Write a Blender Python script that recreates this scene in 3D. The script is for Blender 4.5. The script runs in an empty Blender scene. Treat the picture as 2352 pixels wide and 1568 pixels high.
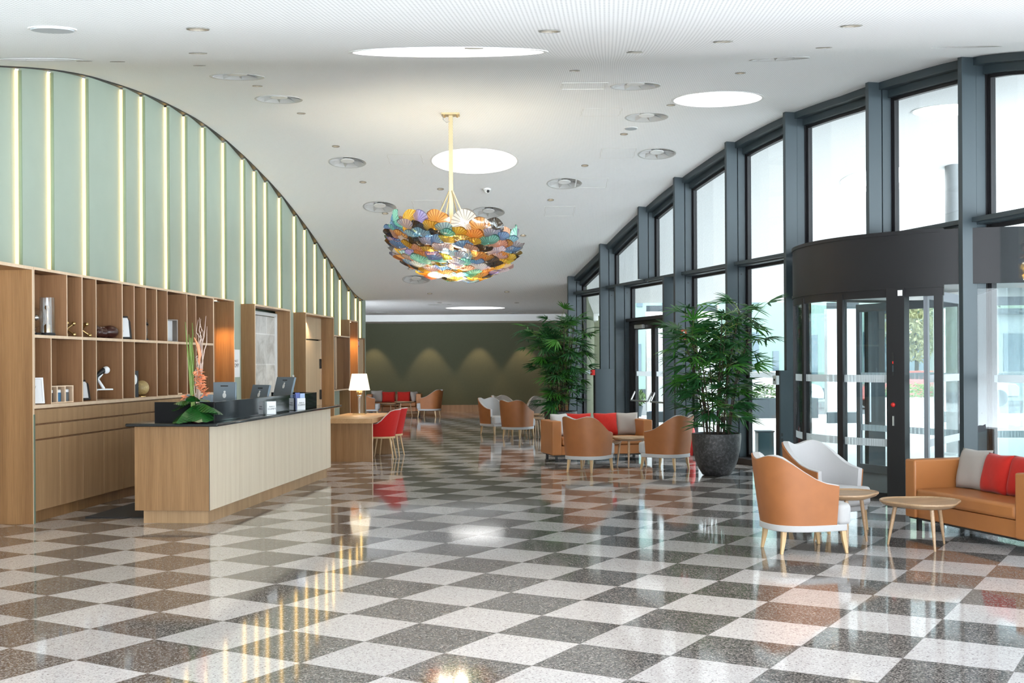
WORLD,SKYB,SPOTP,DOWNP,EXPO,UPFILL=2.25,2.1,60,34,1.19,3.7
import bpy, bmesh, math, random
from math import pi, sin, cos, sqrt, atan2, radians
from mathutils import Matrix, Vector, Euler
import numpy as np
random.seed(7)
SC = bpy.context.scene
COL = SC.collection

# ------------------------------------------------------------------ mesh builder
class G:
    def __init__(s): s.v=[]; s.f=[]
    def add(s, vs, fs):
        o=len(s.v); s.v+= [tuple(p) for p in vs]; s.f += [tuple(o+i for i in f) for f in fs]; return s
    def box(s,x0,y0,z0,x1,y1,z1):
        if x0>x1: x0,x1=x1,x0
        if y0>y1: y0,y1=y1,y0
        if z0>z1: z0,z1=z1,z0
        return s.add([(x0,y0,z0),(x1,y0,z0),(x1,y1,z0),(x0,y1,z0),(x0,y0,z1),(x1,y0,z1),(x1,y1,z1),(x0,y1,z1)],
            [(0,3,2,1),(4,5,6,7),(0,1,5,4),(1,2,6,5),(2,3,7,6),(3,0,4,7)])
    def cbox(s,cx,cy,cz,sx,sy,sz): return s.box(cx-sx/2,cy-sy/2,cz-sz/2,cx+sx/2,cy+sy/2,cz+sz/2)
    def prism(s,poly,z0,z1,top=None):
        n=len(poly); top=top or poly
        zb=z0 if hasattr(z0,'__len__') else [z0]*n
        zt=z1 if hasattr(z1,'__len__') else [z1]*n
        vs=[(p[0],p[1],zb[i]) for i,p in enumerate(poly)]+[(p[0],p[1],zt[i]) for i,p in enumerate(top)]
        return s.add(vs,[tuple(range(n-1,-1,-1)),tuple(range(n,2*n))]+[(i,(i+1)%n,n+(i+1)%n,n+i) for i in range(n)])
    def lathe(s,prof,seg=24,cx=0,cy=0,cz=0,cap=True,rf=None):
        # prof: list of (r,z); rf: optional radial modulation rf(theta)
        m=len(prof); vs=[]; fs=[]
        for r,z in prof:
            for k in range(seg):
                a=2*pi*k/seg; q=r*(rf(a) if rf else 1)
                vs.append((cx+q*cos(a),cy+q*sin(a),cz+z))
        for i in range(m-1):
            for k in range(seg):
                fs.append((i*seg+k,i*seg+(k+1)%seg,(i+1)*seg+(k+1)%seg,(i+1)*seg+k))
        if cap:
            fs.append(tuple(range(seg-1,-1,-1))); fs.append(tuple(range((m-1)*seg,m*seg)))
        return s.add(vs,fs)
    def sphere(s,c,r,seg=16,rings=10,sx=1,sy=1,sz=1):
        vs=[];fs=[]
        for i in range(1,rings):
            t=pi*i/rings
            for k in range(seg):
                a=2*pi*k/seg; vs.append((c[0]+sx*r*sin(t)*cos(a),c[1]+sy*r*sin(t)*sin(a),c[2]+sz*r*cos(t)))
        vs+= [(c[0],c[1],c[2]+sz*r),(c[0],c[1],c[2]-sz*r)]; T=len(vs)-2;B=T+1
        for i in range(rings-2):
            for k in range(seg): fs.append((i*seg+k,(i+1)*seg+k,(i+1)*seg+(k+1)%seg,i*seg+(k+1)%seg))
        for k in range(seg):
            fs.append((T,k,(k+1)%seg)); fs.append((B,(rings-2)*seg+(k+1)%seg,(rings-2)*seg+k))
        return s.add(vs,fs)
    def tube(s,pts,rad,seg=8):
        pts=[Vector(p) for p in pts]; n=len(pts)
        rs=rad if hasattr(rad,'__len__') else [rad]*n
        vs=[];fs=[]; up=None
        for i,p in enumerate(pts):
            d=(pts[min(i+1,n-1)]-pts[max(i-1,0)]).normalized()
            if up is None:
                up=Vector((0,0,1)) if abs(d.z)<.9 else Vector((1,0,0))
            x=d.cross(up).normalized(); y=x.cross(d).normalized(); up=y
            for k in range(seg):
                a=2*pi*k/seg+pi/seg; vs.append(p+(x*cos(a)+y*sin(a))*rs[i])
        for i in range(n-1):
            for k in range(seg): fs.append((i*seg+k,i*seg+(k+1)%seg,(i+1)*seg+(k+1)%seg,(i+1)*seg+k))
        fs.append(tuple(range(seg-1,-1,-1))); fs.append(tuple(range((n-1)*seg,n*seg)))
        return s.add(vs,fs)
    def xf(s,M):
        s.v=[tuple(M@Vector(p)) for p in s.v]; return s
    def join(s,o,M=None):
        vs=o.v if M is None else [tuple(M@Vector(p)) for p in o.v]
        return s.add(vs,o.f)

def mesh_of(name,g):
    m=bpy.data.meshes.new(name); m.from_pydata(g.v,[],g.f); m.validate(); m.update(); 
    bm=bmesh.new(); bm.from_mesh(m); bmesh.ops.recalc_face_normals(bm,faces=bm.faces); bm.to_mesh(m); bm.free()
    return m
def part(name,g,mat,parent=None,bevel=0,smooth=None,sub=0,seg=2,label=None):
    m=mesh_of(name,g); m.materials.append(mat)
    o=bpy.data.objects.new(name,m); COL.objects.link(o)
    if parent is not None: o.parent=parent
    if smooth is not None or bevel or sub:
        for p in m.polygons: p.use_smooth=True
        m.set_sharp_from_angle(angle=radians(smooth if smooth is not None else 35))
    if bevel:
        b=o.modifiers.new('bevel','BEVEL'); b.width=bevel; b.segments=seg; b.limit_method='ANGLE'; b.angle_limit=radians(40); b.harden_normals=False
    if sub:
        q=o.modifiers.new('sub','SUBSURF'); q.levels=sub; q.render_levels=sub
    if label: o['label']=label
    return o
def tag(o,label=None,cat=None,group=None,kind=None):
    if label: o['label']=label
    if cat: o['category']=cat
    if group: o['group']=group
    if kind: o['kind']=kind
    return o
def thing(name,label,cat,loc=(0,0,0),rz=0,group=None):
    o=bpy.data.objects.new(name,None); COL.objects.link(o); o.empty_display_size=.1
    o.location=loc; o.rotation_euler=(0,0,rz)
    return tag(o,label,cat,group)
def struct(name,loc=(0,0,0),rz=0):
    o=bpy.data.objects.new(name,None); COL.objects.link(o); o.empty_display_size=.1
    o.location=loc; o.rotation_euler=(0,0,rz); o['kind']='structure'; return o
def dup(root,loc,rz,label,group=None):
    r=root.copy(); COL.objects.link(r); r.location=loc; r.rotation_euler=(0,0,rz); r['label']=label
    if group: r['group']=group
    for ch in list(root.children):
        c=ch.copy(); COL.objects.link(c); c.parent=r
        for g in list(ch.children):
            d=g.copy(); COL.objects.link(d); d.parent=c
    return r
ORD=['first','second','third','fourth','fifth','sixth','seventh','eighth','ninth','tenth','eleventh','twelfth','thirteenth','fourteenth','fifteenth','sixteenth','seventeenth','eighteenth','nineteenth','twentieth','twenty-first','twenty-second','twenty-third','twenty-fourth','twenty-fifth','twenty-sixth','twenty-seventh','twenty-eighth','twenty-ninth','thirtieth','thirty-first','thirty-second','thirty-third','thirty-fourth','thirty-fifth']
def text(name,body,size,mat,parent,M,ext=.0005):
    c=bpy.data.curves.new(name,'FONT'); c.body=body; c.size=size; c.align_x='CENTER'; c.align_y='CENTER'; c.extrude=ext
    t=bpy.data.objects.new('tmp',c); COL.objects.link(t)
    dg=bpy.context.evaluated_depsgraph_get(); m=bpy.data.meshes.new_from_object(t.evaluated_get(dg))
    bpy.data.objects.remove(t); m.materials.clear(); m.materials.append(mat)
    o=bpy.data.objects.new(name,m); COL.objects.link(o); o.parent=parent; o.matrix_local=M; return o

# ------------------------------------------------------------------ materials
def nodes(name):
    m=bpy.data.materials.new(name); m.use_nodes=True; nt=m.node_tree; nt.nodes.clear()
    out=nt.nodes.new('ShaderNodeOutputMaterial')
    def N(t,**k):
        n=nt.nodes.new(t)
        for a,b in k.items():
            if hasattr(n,a): setattr(n,a,b)
        return n
    return m,nt,out,N,nt.links.new
def setin(n,**k):
    for a,b in k.items():
        n.inputs[a.replace('_',' ')].default_value=b
def c4(c): return (c[0],c[1],c[2],1)
def plain(name,col,rough=.5,metal=0,spec=.5,var=.06,scale=8,bump=0,bscale=200,sheen=0,coat=0):
    m,nt,out,N,L=nodes(name); b=N('ShaderNodeBsdfPrincipled')
    setin(b,Roughness=rough,Metallic=metal); b.inputs['Specular IOR Level'].default_value=spec
    if sheen: b.inputs['Sheen Weight'].default_value=sheen
    if coat: b.inputs['Coat Weight'].default_value=coat; b.inputs['Coat Roughness'].default_value=.1
    tc=N('ShaderNodeTexCoord')
    if var:
        n=N('ShaderNodeTexNoise'); setin(n,Scale=scale,Detail=4); L(tc.outputs['Object'],n.inputs['Vector'])
        r=N('ShaderNodeMix',data_type='RGBA'); r.inputs[6].default_value=c4([c*(1-var) for c in col]); r.inputs[7].default_value=c4([min(1,c*(1+var)) for c in col])
        L(n.outputs['Fac'],r.inputs[0]); L(r.outputs[2],b.inputs['Base Color'])
    else: b.inputs['Base Color'].default_value=c4(col)
    if bump:
        n2=N('ShaderNodeTexNoise'); setin(n2,Scale=bscale,Detail=3); L(tc.outputs['Object'],n2.inputs['Vector'])
        bp=N('ShaderNodeBump'); setin(bp,Strength=bump,Distance=.002); L(n2.outputs['Fac'],bp.inputs['Height']); L(bp.outputs[0],b.inputs['Normal'])
    L(b.outputs[0],out.inputs[0]); return m
def wood(name,c1,c2,axis='z',rough=.42,fine=90,spec=.5):
    m,nt,out,N,L=nodes(name); b=N('ShaderNodeBsdfPrincipled'); setin(b,Roughness=rough); b.inputs['Specular IOR Level'].default_value=spec
    tc=N('ShaderNodeTexCoord'); mp=N('ShaderNodeMapping')
    sc={'z':(fine,fine,fine*.025),'y':(fine,fine*.025,fine),'x':(fine*.025,fine,fine)}[axis]
    mp.inputs['Scale'].default_value=sc; L(tc.outputs['Object'],mp.inputs['Vector'])
    n=N('ShaderNodeTexNoise'); setin(n,Scale=1,Detail=4,Roughness=.6,Distortion=.3); L(mp.outputs[0],n.inputs['Vector'])
    mp2=N('ShaderNodeMapping'); mp2.inputs['Scale'].default_value=tuple(q*.09 for q in sc); L(tc.outputs['Object'],mp2.inputs['Vector'])
    n2=N('ShaderNodeTexNoise'); setin(n2,Scale=1,Detail=2); L(mp2.outputs[0],n2.inputs['Vector'])
    mx=N('ShaderNodeMath',operation='MULTIPLY_ADD'); L(n2.outputs['Fac'],mx.inputs[0]); mx.inputs[1].default_value=.5; 
    ml=N('ShaderNodeMath',operation='MULTIPLY'); L(n.outputs['Fac'],ml.inputs[0]); ml.inputs[1].default_value=.5; L(ml.outputs[0],mx.inputs[2])
    r=N('ShaderNodeValToRGB'); r.color_ramp.elements[0].position=.36; r.color_ramp.elements[1].position=.64
    r.color_ramp.elements[0].color=c4(c1); r.color_ramp.elements[1].color=c4(c2); L(mx.outputs[0],r.inputs[0]); L(r.outputs[0],b.inputs['Base Color'])
    L(b.outputs[0],out.inputs[0]); return m
def emit(name,col,s):
    m,nt,out,N,L=nodes(name); e=N('ShaderNodeEmission'); e.inputs[0].default_value=c4(col); e.inputs[1].default_value=s; L(e.outputs[0],out.inputs[0]); return m
def glass(name,tint=(.93,.97,.97),refl=1.0,rough=0.0):
    m,nt,out,N,L=nodes(name); t=N('ShaderNodeBsdfTransparent'); t.inputs[0].default_value=c4(tint)
    g=N('ShaderNodeBsdfGlossy'); setin(g,Roughness=rough); f=N('ShaderNodeLayerWeight'); f.inputs[0].default_value=.5
    pw=N('ShaderNodeMath',operation='POWER'); L(f.outputs['Facing'],pw.inputs[0]); pw.inputs[1].default_value=5.0
    ml=N('ShaderNodeMath',operation='MULTIPLY_ADD'); L(pw.outputs[0],ml.inputs[0]); ml.inputs[1].default_value=.55*refl; ml.inputs[2].default_value=.035*refl
    x=N('ShaderNodeMixShader'); L(ml.outputs[0],x.inputs[0]); L(t.outputs[0],x.inputs[1]); L(g.outputs[0],x.inputs[2]); L(x.outputs[0],out.inputs[0]); return m

def floor_mat():
    m,nt,out,N,L=nodes('checker_terrazzo'); b=N('ShaderNodeBsdfPrincipled'); setin(b,Roughness=.065); b.inputs['Specular IOR Level'].default_value=.48
    tc=N('ShaderNodeTexCoord'); mp=N('ShaderNodeMapping',vector_type='POINT')
    # tile grid rotated by -30.5 deg, 0.60 m tiles
    th=-.53301; s=.60; k=1.727/1.65; ox,oy=-3.15464*k,7.68045*k
    c,sn=cos(th),sin(th); ou=-(c*ox+sn*oy)/s; ov=-(-sn*ox+c*oy)/s
    mp.inputs['Rotation'].default_value=(0,0,-th); mp.inputs['Scale'].default_value=(1/s,1/s,0); mp.inputs['Location'].default_value=(ou,ov,.5)
    L(tc.outputs['Object'],mp.inputs['Vector'])
    ch=N('ShaderNodeTexChecker'); setin(ch,Scale=1.0); ch.inputs['Color1'].default_value=(0,0,0,1); ch.inputs['Color2'].default_value=(1,1,1,1); L(mp.outputs[0],ch.inputs['Vector'])
    vo=N('ShaderNodeTexVoronoi'); setin(vo,Scale=115.0,Randomness=1.0); L(tc.outputs['Object'],vo.inputs['Vector'])
    sp=N('ShaderNodeSeparateColor'); L(vo.outputs['Color'],sp.inputs[0])
    fl=N('ShaderNodeVectorMath',operation='FLOOR'); L(mp.outputs[0],fl.inputs[0])
    wn=N('ShaderNodeTexWhiteNoise'); L(fl.outputs[0],wn.inputs['Vector'])
    def ramp(stops):
        r=N('ShaderNodeValToRGB'); e=r.color_ramp.elements; r.color_ramp.interpolation='CONSTANT'
        e[0].position=stops[0][0]; e[0].color=c4(stops[0][1]); e[1].position=stops[1][0]; e[1].color=c4(stops[1][1])
        for p,q in stops[2:]:
            x=e.new(p); x.color=c4(q)
        L(sp.outputs[0],r.inputs[0]); return r
    lt=ramp([(0,(.53,.505,.51)),(.40,(.62,.595,.60)),(.80,(.48,.45,.45)),(.95,(.28,.25,.25))])
    dk=ramp([(0,(.075,.07,.068)),(.32,(.15,.137,.132)),(.65,(.24,.22,.212)),(.86,(.37,.345,.33)),(.96,(.04,.037,.036))])
    x=N('ShaderNodeMix',data_type='RGBA'); L(ch.outputs['Fac'],x.inputs[0]); L(lt.outputs[0],x.inputs[6]); L(dk.outputs[0],x.inputs[7])
    # per tile tone
    mr=N('ShaderNodeMapRange'); L(wn.outputs['Value'],mr.inputs[0]); mr.inputs[3].default_value=.9; mr.inputs[4].default_value=1.08
    y=N('ShaderNodeMix',data_type='RGBA',blend_type='MULTIPLY'); y.inputs[0].default_value=1
    cc=N('ShaderNodeCombineColor'); [L(mr.outputs[0],cc.inputs[i]) for i in range(3)]
    L(x.outputs[2],y.inputs[6]); L(cc.outputs[0],y.inputs[7])
    # thin joints
    fr=N('ShaderNodeVectorMath',operation='FRACTION'); L(mp.outputs[0],fr.inputs[0]); sx=N('ShaderNodeSeparateXYZ'); L(fr.outputs[0],sx.inputs[0])
    prev=None
    for ax in (0,1):
        p=N('ShaderNodeMath',operation='PINGPONG'); L(sx.outputs[ax],p.inputs[0]); p.inputs[1].default_value=.5
        q=N('ShaderNodeMath',operation='LESS_THAN'); L(p.outputs[0],q.inputs[0]); q.inputs[1].default_value=.004
        if prev is None: prev=q
        else:
            w=N('ShaderNodeMath',operation='MAXIMUM'); L(prev.outputs[0],w.inputs[0]); L(q.outputs[0],w.inputs[1]); prev=w
    z=N('ShaderNodeMix',data_type='RGBA'); L(prev.outputs[0],z.inputs[0]); L(y.outputs[2],z.inputs[6]); z.inputs[7].default_value=(.22,.2,.2,1)
    L(z.outputs[2],b.inputs['Base Color']); L(b.outputs[0],out.inputs[0]); return m
def ceil_mat():
    m,nt,out,N,L=nodes('perforated_plaster'); b=N('ShaderNodeBsdfPrincipled'); setin(b,Roughness=.8); b.inputs['Specular IOR Level'].default_value=.2
    tc=N('ShaderNodeTexCoord'); mp=N('ShaderNodeMapping'); mp.inputs['Rotation'].default_value=(0,0,radians(4.7)); mp.inputs['Scale'].default_value=(40,40,0); L(tc.outputs['Object'],mp.inputs['Vector'])
    fr=N('ShaderNodeVectorMath',operation='FRACTION'); L(mp.outputs[0],fr.inputs[0])
    sb=N('ShaderNodeVectorMath',operation='SUBTRACT'); L(fr.outputs[0],sb.inputs[0]); sb.inputs[1].default_value=(.5,.5,0)
    ln=N('ShaderNodeVectorMath',operation='LENGTH'); L(sb.outputs[0],ln.inputs[0])
    lt=N('ShaderNodeMath',operation='LESS_THAN'); L(ln.outputs['Value'],lt.inputs[0]); lt.inputs[1].default_value=.25
    x=N('ShaderNodeMix',data_type='RGBA'); L(lt.outputs[0],x.inputs[0]); x.inputs[6].default_value=(.94,.945,.95,1); x.inputs[7].default_value=(.60,.605,.61,1)
    L(x.outputs[2],b.inputs['Base Color']); L(b.outputs[0],out.inputs[0]); return m
def terr_glass(name,col,dark=.5):
    # ribbed coloured glass petal: radial ribs, part see-through, glows when lit from inside
    m,nt,out,N,L=nodes(name)
    tc=N('ShaderNodeTexCoord'); sx=N('ShaderNodeSeparateXYZ'); L(tc.outputs['Object'],sx.inputs[0])
    at=N('ShaderNodeMath',operation='ARCTAN2'); L(sx.outputs[1],at.inputs[0]); L(sx.outputs[0],at.inputs[1])
    ml=N('ShaderNodeMath',operation='MULTIPLY'); L(at.outputs[0],ml.inputs[0]); ml.inputs[1].default_value=20
    si=N('ShaderNodeMath',operation='SINE'); L(ml.outputs[0],si.inputs[0])
    gt=N('ShaderNodeMath',operation='GREATER_THAN'); L(si.outputs[0],gt.inputs[0]); gt.inputs[1].default_value=.68
    ln=N('ShaderNodeVectorMath',operation='LENGTH'); L(tc.outputs['Object'],ln.inputs[0]); rim=N('ShaderNodeMath',operation='GREATER_THAN'); L(ln.outputs['Value'],rim.inputs[0]); rim.inputs[1].default_value=1.02
    no=N('ShaderNodeTexNoise'); setin(no,Scale=2.2,Detail=4); L(tc.outputs['Object'],no.inputs['Vector'])
    x=N('ShaderNodeMix',data_type='RGBA'); L(no.outputs['Fac'],x.inputs[0]); x.inputs[6].default_value=c4([c*.85 for c in col]); x.inputs[7].default_value=c4([min(1,c*1.45+.06) for c in col])
    y=N('ShaderNodeMix',data_type='RGBA'); L(gt.outputs[0],y.inputs[0]); L(x.outputs[2],y.inputs[6]); y.inputs[7].default_value=c4([c*dark for c in col])
    y2=N('ShaderNodeMix',data_type='RGBA'); L(rim.outputs[0],y2.inputs[0]); L(y.outputs[2],y2.inputs[6]); y2.inputs[7].default_value=c4([c*.3 for c in col]); y=y2
    d=N('ShaderNodeBsdfDiffuse'); t=N('ShaderNodeBsdfTranslucent'); tr=N('ShaderNodeBsdfTransparent'); g=N('ShaderNodeBsdfGlossy'); setin(g,Roughness=.08)
    for n in (d,t,tr): L(y.outputs[2],n.inputs[0])
    a=N('ShaderNodeMixShader'); a.inputs[0].default_value=.55; L(d.outputs[0],a.inputs[1]); L(t.outputs[0],a.inputs[2])
    bq=N('ShaderNodeMixShader'); bq.inputs[0].default_value=.5; L(a.outputs[0],bq.inputs[1]); L(tr.outputs[0],bq.inputs[2])
    c=N('ShaderNodeMixShader'); c.inputs[0].default_value=.12; L(bq.outputs[0],c.inputs[1]); L(g.outputs[0],c.inputs[2]); L(c.outputs[0],out.inputs[0]); return m

def mottled(name,stops,scale,rough,bump=.4):
    m,nt,out,N,L=nodes(name); b=N('ShaderNodeBsdfPrincipled'); setin(b,Roughness=rough); tc=N('ShaderNodeTexCoord')
    n=N('ShaderNodeTexNoise'); setin(n,Scale=scale,Detail=8,Roughness=.75); L(tc.outputs['Object'],n.inputs['Vector'])
    r=N('ShaderNodeValToRGB'); e=r.color_ramp.elements; e[0].position=stops[0][0]; e[0].color=c4(stops[0][1]); e[1].position=stops[1][0]; e[1].color=c4(stops[1][1])
    for p,q in stops[2:]: z=e.new(p); z.color=c4(q)
    L(n.outputs['Fac'],r.inputs[0]); L(r.outputs[0],b.inputs['Base Color'])
    bp=N('ShaderNodeBump'); setin(bp,Strength=bump,Distance=.01); L(n.outputs['Fac'],bp.inputs['Height']); L(bp.outputs[0],b.inputs['Normal']); L(b.outputs[0],out.inputs[0]); return m
def perf_screen(name):
    # white metal sheet punched with a hexagonal grid of small holes (real see-through holes)
    m,nt,out,N,L=nodes(name); d=N('ShaderNodeBsdfDiffuse'); d.inputs[0].default_value=(.85,.86,.87,1); t=N('ShaderNodeBsdfTransparent')
    tc=N('ShaderNodeTexCoord'); v=N('ShaderNodeTexVoronoi',voronoi_dimensions='3D'); setin(v,Scale=22.0,Randomness=.15); L(tc.outputs['Object'],v.inputs['Vector'])
    n=N('ShaderNodeTexNoise'); setin(n,Scale=1.3,Detail=1); L(tc.outputs['Object'],n.inputs['Vector'])
    mr=N('ShaderNodeMapRange'); L(n.outputs['Fac'],mr.inputs[0]); mr.inputs[1].default_value=.45; mr.inputs[2].default_value=.6; mr.inputs[3].default_value=.12; mr.inputs[4].default_value=.42
    l=N('ShaderNodeMath',operation='LESS_THAN'); L(v.outputs['Distance'],l.inputs[0]); L(mr.outputs[0],l.inputs[1])
    x=N('ShaderNodeMixShader'); L(l.outputs[0],x.inputs[0]); L(d.outputs[0],x.inputs[1]); L(t.outputs[0],x.inputs[2]); L(x.outputs[0],out.inputs[0]); return m
def frit(name):
    # etched dot band on the door glass
    m,nt,out,N,L=nodes(name); d=N('ShaderNodeBsdfDiffuse'); d.inputs[0].default_value=(.85,.88,.9,1); t=N('ShaderNodeBsdfTransparent')
    tr=N('ShaderNodeBsdfTranslucent'); tr.inputs[0].default_value=(.85,.88,.9,1); a=N('ShaderNodeMixShader'); a.inputs[0].default_value=.5; L(d.outputs[0],a.inputs[1]); L(tr.outputs[0],a.inputs[2])
    tc=N('ShaderNodeTexCoord'); v=N('ShaderNodeTexVoronoi'); setin(v,Scale=70.0,Randomness=0.0); L(tc.outputs['Object'],v.inputs['Vector'])
    l=N('ShaderNodeMath',operation='LESS_THAN'); L(v.outputs['Distance'],l.inputs[0]); l.inputs[1].default_value=.30
    x=N('ShaderNodeMixShader'); L(l.outputs[0],x.inputs[0]); L(a.outputs[0],x.inputs[1]); L(t.outputs[0],x.inputs[2]); L(x.outputs[0],out.inputs[0]); return m

M_FLOOR=floor_mat(); M_CEIL=ceil_mat()
M_WHITE=plain('white_paint',(.80,.80,.79),.6,var=.02)
M_VENT=plain('vent_shaded',(.50,.50,.49),.5,var=.02)  # white vents toned to grey, shade of the recess put into the colour
M_GREEN=plain('sage_green_panel',(.375,.44,.365),.55,var=.05,scale=3,spec=.35)
M_GREEND=plain('sage_edge',(.20,.26,.17),.7,var=.03)
M_OLIVE=plain('olive_wallcovering',(.105,.11,.07),.8,var=.08,scale=20,spec=.2)
M_OAK=wood('oak_veneer',(.215,.110,.042),(.345,.19,.08))
M_OAKF=wood('oak_front',(.31,.18,.086),(.43,.27,.142))  # oak toned lighter for cabinet fronts, side light put into the colour
M_OAKE=wood('oak_edge',(.66,.48,.32),(.76,.58,.42),rough=.5)
M_OAKL=wood('oak_light',(.55,.40,.25),(.66,.50,.33),rough=.45)
M_OAKGLARE=wood('oak_glare',(.66,.53,.39),(.78,.665,.515),rough=.36,spec=.6)  # desk front oak lightened, window glare put into the colour
M_OAKH=wood('oak_tabletop',(.46,.27,.12),(.60,.38,.20),axis='y',rough=.35,fine=60)
M_OAKDK=wood('shelf_back_veneer',(.18,.086,.036),(.285,.145,.066),rough=.5)  # same oak toned darker for shelf insides, shade put into the colour
M_LEG=wood('ash_leg',(.50,.32,.15),(.62,.42,.22),rough=.4)
M_TOP=wood('oak_table_round',(.36,.22,.12),(.52,.35,.21),axis='x',rough=.35,fine=60)
M_LEATHER=plain('tan_leather',(.345,.122,.037),.5,var=.16,scale=7,bump=.12,bscale=260)
M_LEATHER2=plain('sofa_leather',(.44,.168,.05),.42,var=.12,scale=5,bump=.12,bscale=260)
M_GREYF=plain('light_grey_fabric',(.50,.49,.49),.9,var=.1,scale=300,bump=.3,bscale=500,spec=.2,sheen=.2)
M_CUSHG=plain('grey_linen',(.40,.36,.33),.9,var=.12,scale=250,bump=.3,bscale=400,spec=.2,sheen=.2)
M_CUSHR=plain('red_velvet',(.52,.026,.018),.8,var=.12,scale=20,spec=.15,sheen=.12)
M_REDF=plain('red_felt',(.46,.018,.015),.8,var=.08,scale=40,spec=.15,sheen=.1)
M_PIPE=plain('pale_piping',(.62,.55,.52),.7,var=.03)
M_STEEL=plain('anthracite_steel',(.040,.056,.066),.42,metal=.0,spec=.45,var=.06,scale=3)
M_STEELD=plain('dark_bronze_metal',(.019,.018,.020),.45,spec=.3,var=.05)
M_BLACK=plain('black_rubber',(.012,.012,.013),.5,var=0)
M_GRAN=mottled('black_granite',[(.3,(.010,.011,.012)),(.6,(.022,.024,.026)),(.75,(.09,.1,.105))],320,.05,bump=0)
M_BLKP=plain('black_panel',(.006,.006,.007),.5,var=0,spec=.12)
M_GLASS=glass('clear_glass',(.85,.885,.89)); M_GLASSD=glass('smoke_tinted_glass',(.80,.86,.88)); M_GLASSC=glass('crystal_glass',(.95,.96,.96),1.25)
M_FRIT=frit('etched_dots'); M_PERF=perf_screen('perforated_white_metal')
M_LED=emit('warm_led',(1,.64,.22),1.8)
M_SKYL=emit('skylight_diffuser',(1,.99,.97),1.7); M_SKYO=emit('canopy_skylight_diffuser',(1,1,1),10.0)
M_DOWN=emit('downlight_lens',(1,.86,.62),2.0)
M_BRASS=plain('satin_brass',(.62,.42,.18),.32,metal=1,var=.03)
M_BRASSL=plain('pale_gold_tube',(.62,.50,.30),.4,metal=.6,var=.03)
M_CHROME=plain('chrome',(.75,.76,.78),.12,metal=1,var=0)
M_ALU=plain('brushed_aluminium',(.55,.56,.57),.35,metal=.8,var=.02)
M_SILV=plain('monitor_back',(.20,.25,.30),.35,metal=.3,var=.02)
M_PAPER=plain('white_paper',(.82,.83,.84),.6,var=0)
M_INK=plain('ink',(.03,.03,.035),.6,var=0)
M_RED=plain('signal_red',(.6,.02,.015),.4,var=0)
M_BLUE=plain('sign_blue',(.015,.05,.16),.4,var=0)
M_LEAF=plain('palm_leaf',(.022,.105,.028),.42,var=.5,scale=2.2,spec=.45)
M_LEAF2=plain('palm_leaf_bright',(.045,.19,.02),.42,var=.4,scale=3,spec=.45)
M_CANE=plain('palm_cane',(.05,.035,.022),.8,var=.4,scale=30)
M_POT=mottled('bronze_stone_pot',[(.36,(.010,.009,.009)),(.50,(.032,.030,.031)),(.60,(.085,.085,.09)),(.70,(.15,.10,.06))],24,.36,.7)
M_SOIL=plain('potting_soil',(.02,.015,.01),.95,var=.4,scale=60)
M_SHADE=emit('lamp_shade_lit',(1,.84,.60),.8)
M_MONST=plain('monstera_leaf',(.012,.085,.014),.25,var=.35,scale=6,spec=.6)
M_CORAL=plain('coral_orchid',(.80,.30,.15),.6,var=.2,scale=30)
M_TWIG=plain('pale_twig',(.55,.42,.36),.7,var=.1)
M_STEM=plain('green_reed',(.16,.24,.05),.5,var=.3,scale=10)
M_VASE=plain('burgundy_vase',(.045,.008,.012),.2,var=0)
M_BROWN=plain('brown_glove_leather',(.045,.014,.010),.3,var=.2)
# ------------------------------------------------------------------ frames of reference of the building
A_L=-math.asin(.083/sqrt(1+.083**2)); OL=Vector((-6.318,0,0))          # left wall: local x into room, y along wall
RL=Matrix.Translation(OL)@Matrix.Rotation(A_L,4,'Z')
A_F=math.asin(.28/sqrt(1+.28**2)); OF=Vector((9.37,0,0))               # glass facade: local x outward, y along
RF=Matrix.Translation(OF)@Matrix.Rotation(A_F,4,'Z')
def Lw(t,n=0,z=0): return RL@Vector((n,t,z))
def Fw(y,x=0,z=0): return RF@Vector((x,y,z))
CY=[-6,2,5,7,8,9,10,11,12,13,13.8,14.7,15.8,16.5,17.4,18.4,19,20,21.06,21.8,22.5,23.4,24.5,25.4,26.2,27.15,27.9,28.65,29.6,30.4,31,32.5,34,44,60]
CZ=[3.4,3.4,3.48,3.72,3.9,4.11,4.33,4.57,4.81,5.04,5.21,5.36,5.48,5.54,5.59,5.615,5.605,5.55,5.44,5.34,5.24,5.09,4.86,4.66,4.45,4.2,4.02,3.82,3.6,3.47,3.42,3.40,3.42,3.45,3.45]
_yy=np.arange(-6,60,.05); _zz=np.interp(_yy,CY,CZ); _k=np.hanning(25); _k/=_k.sum(); _zz=np.convolve(np.pad(_zz,12,mode='edge'),_k,mode='valid')
def zc(X,Y):
    return float(np.interp(Y,_yy,_zz))+.12*min(1,max(0,(X-1)/3.5))*min(1,max(0,(17-Y)/3))
def zn(X,Y):
    e=.1; return Vector((-(zc(X+e,Y)-zc(X-e,Y))/(2*e),-(zc(X,Y+e)-zc(X,Y-e))/(2*e),1)).normalized()

# ------------------------------------------------------------------ floor
o=part('floor',G().prism([(-10,-3.5),(10.86,-3.5),(1.88,28.9),(3.3,28.9),(3.3,44),(-10,44)],-.12,0),M_FLOOR); o['kind']='structure'
# trim the floor to the facade: outside ground is laid a touch lower and further out

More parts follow.
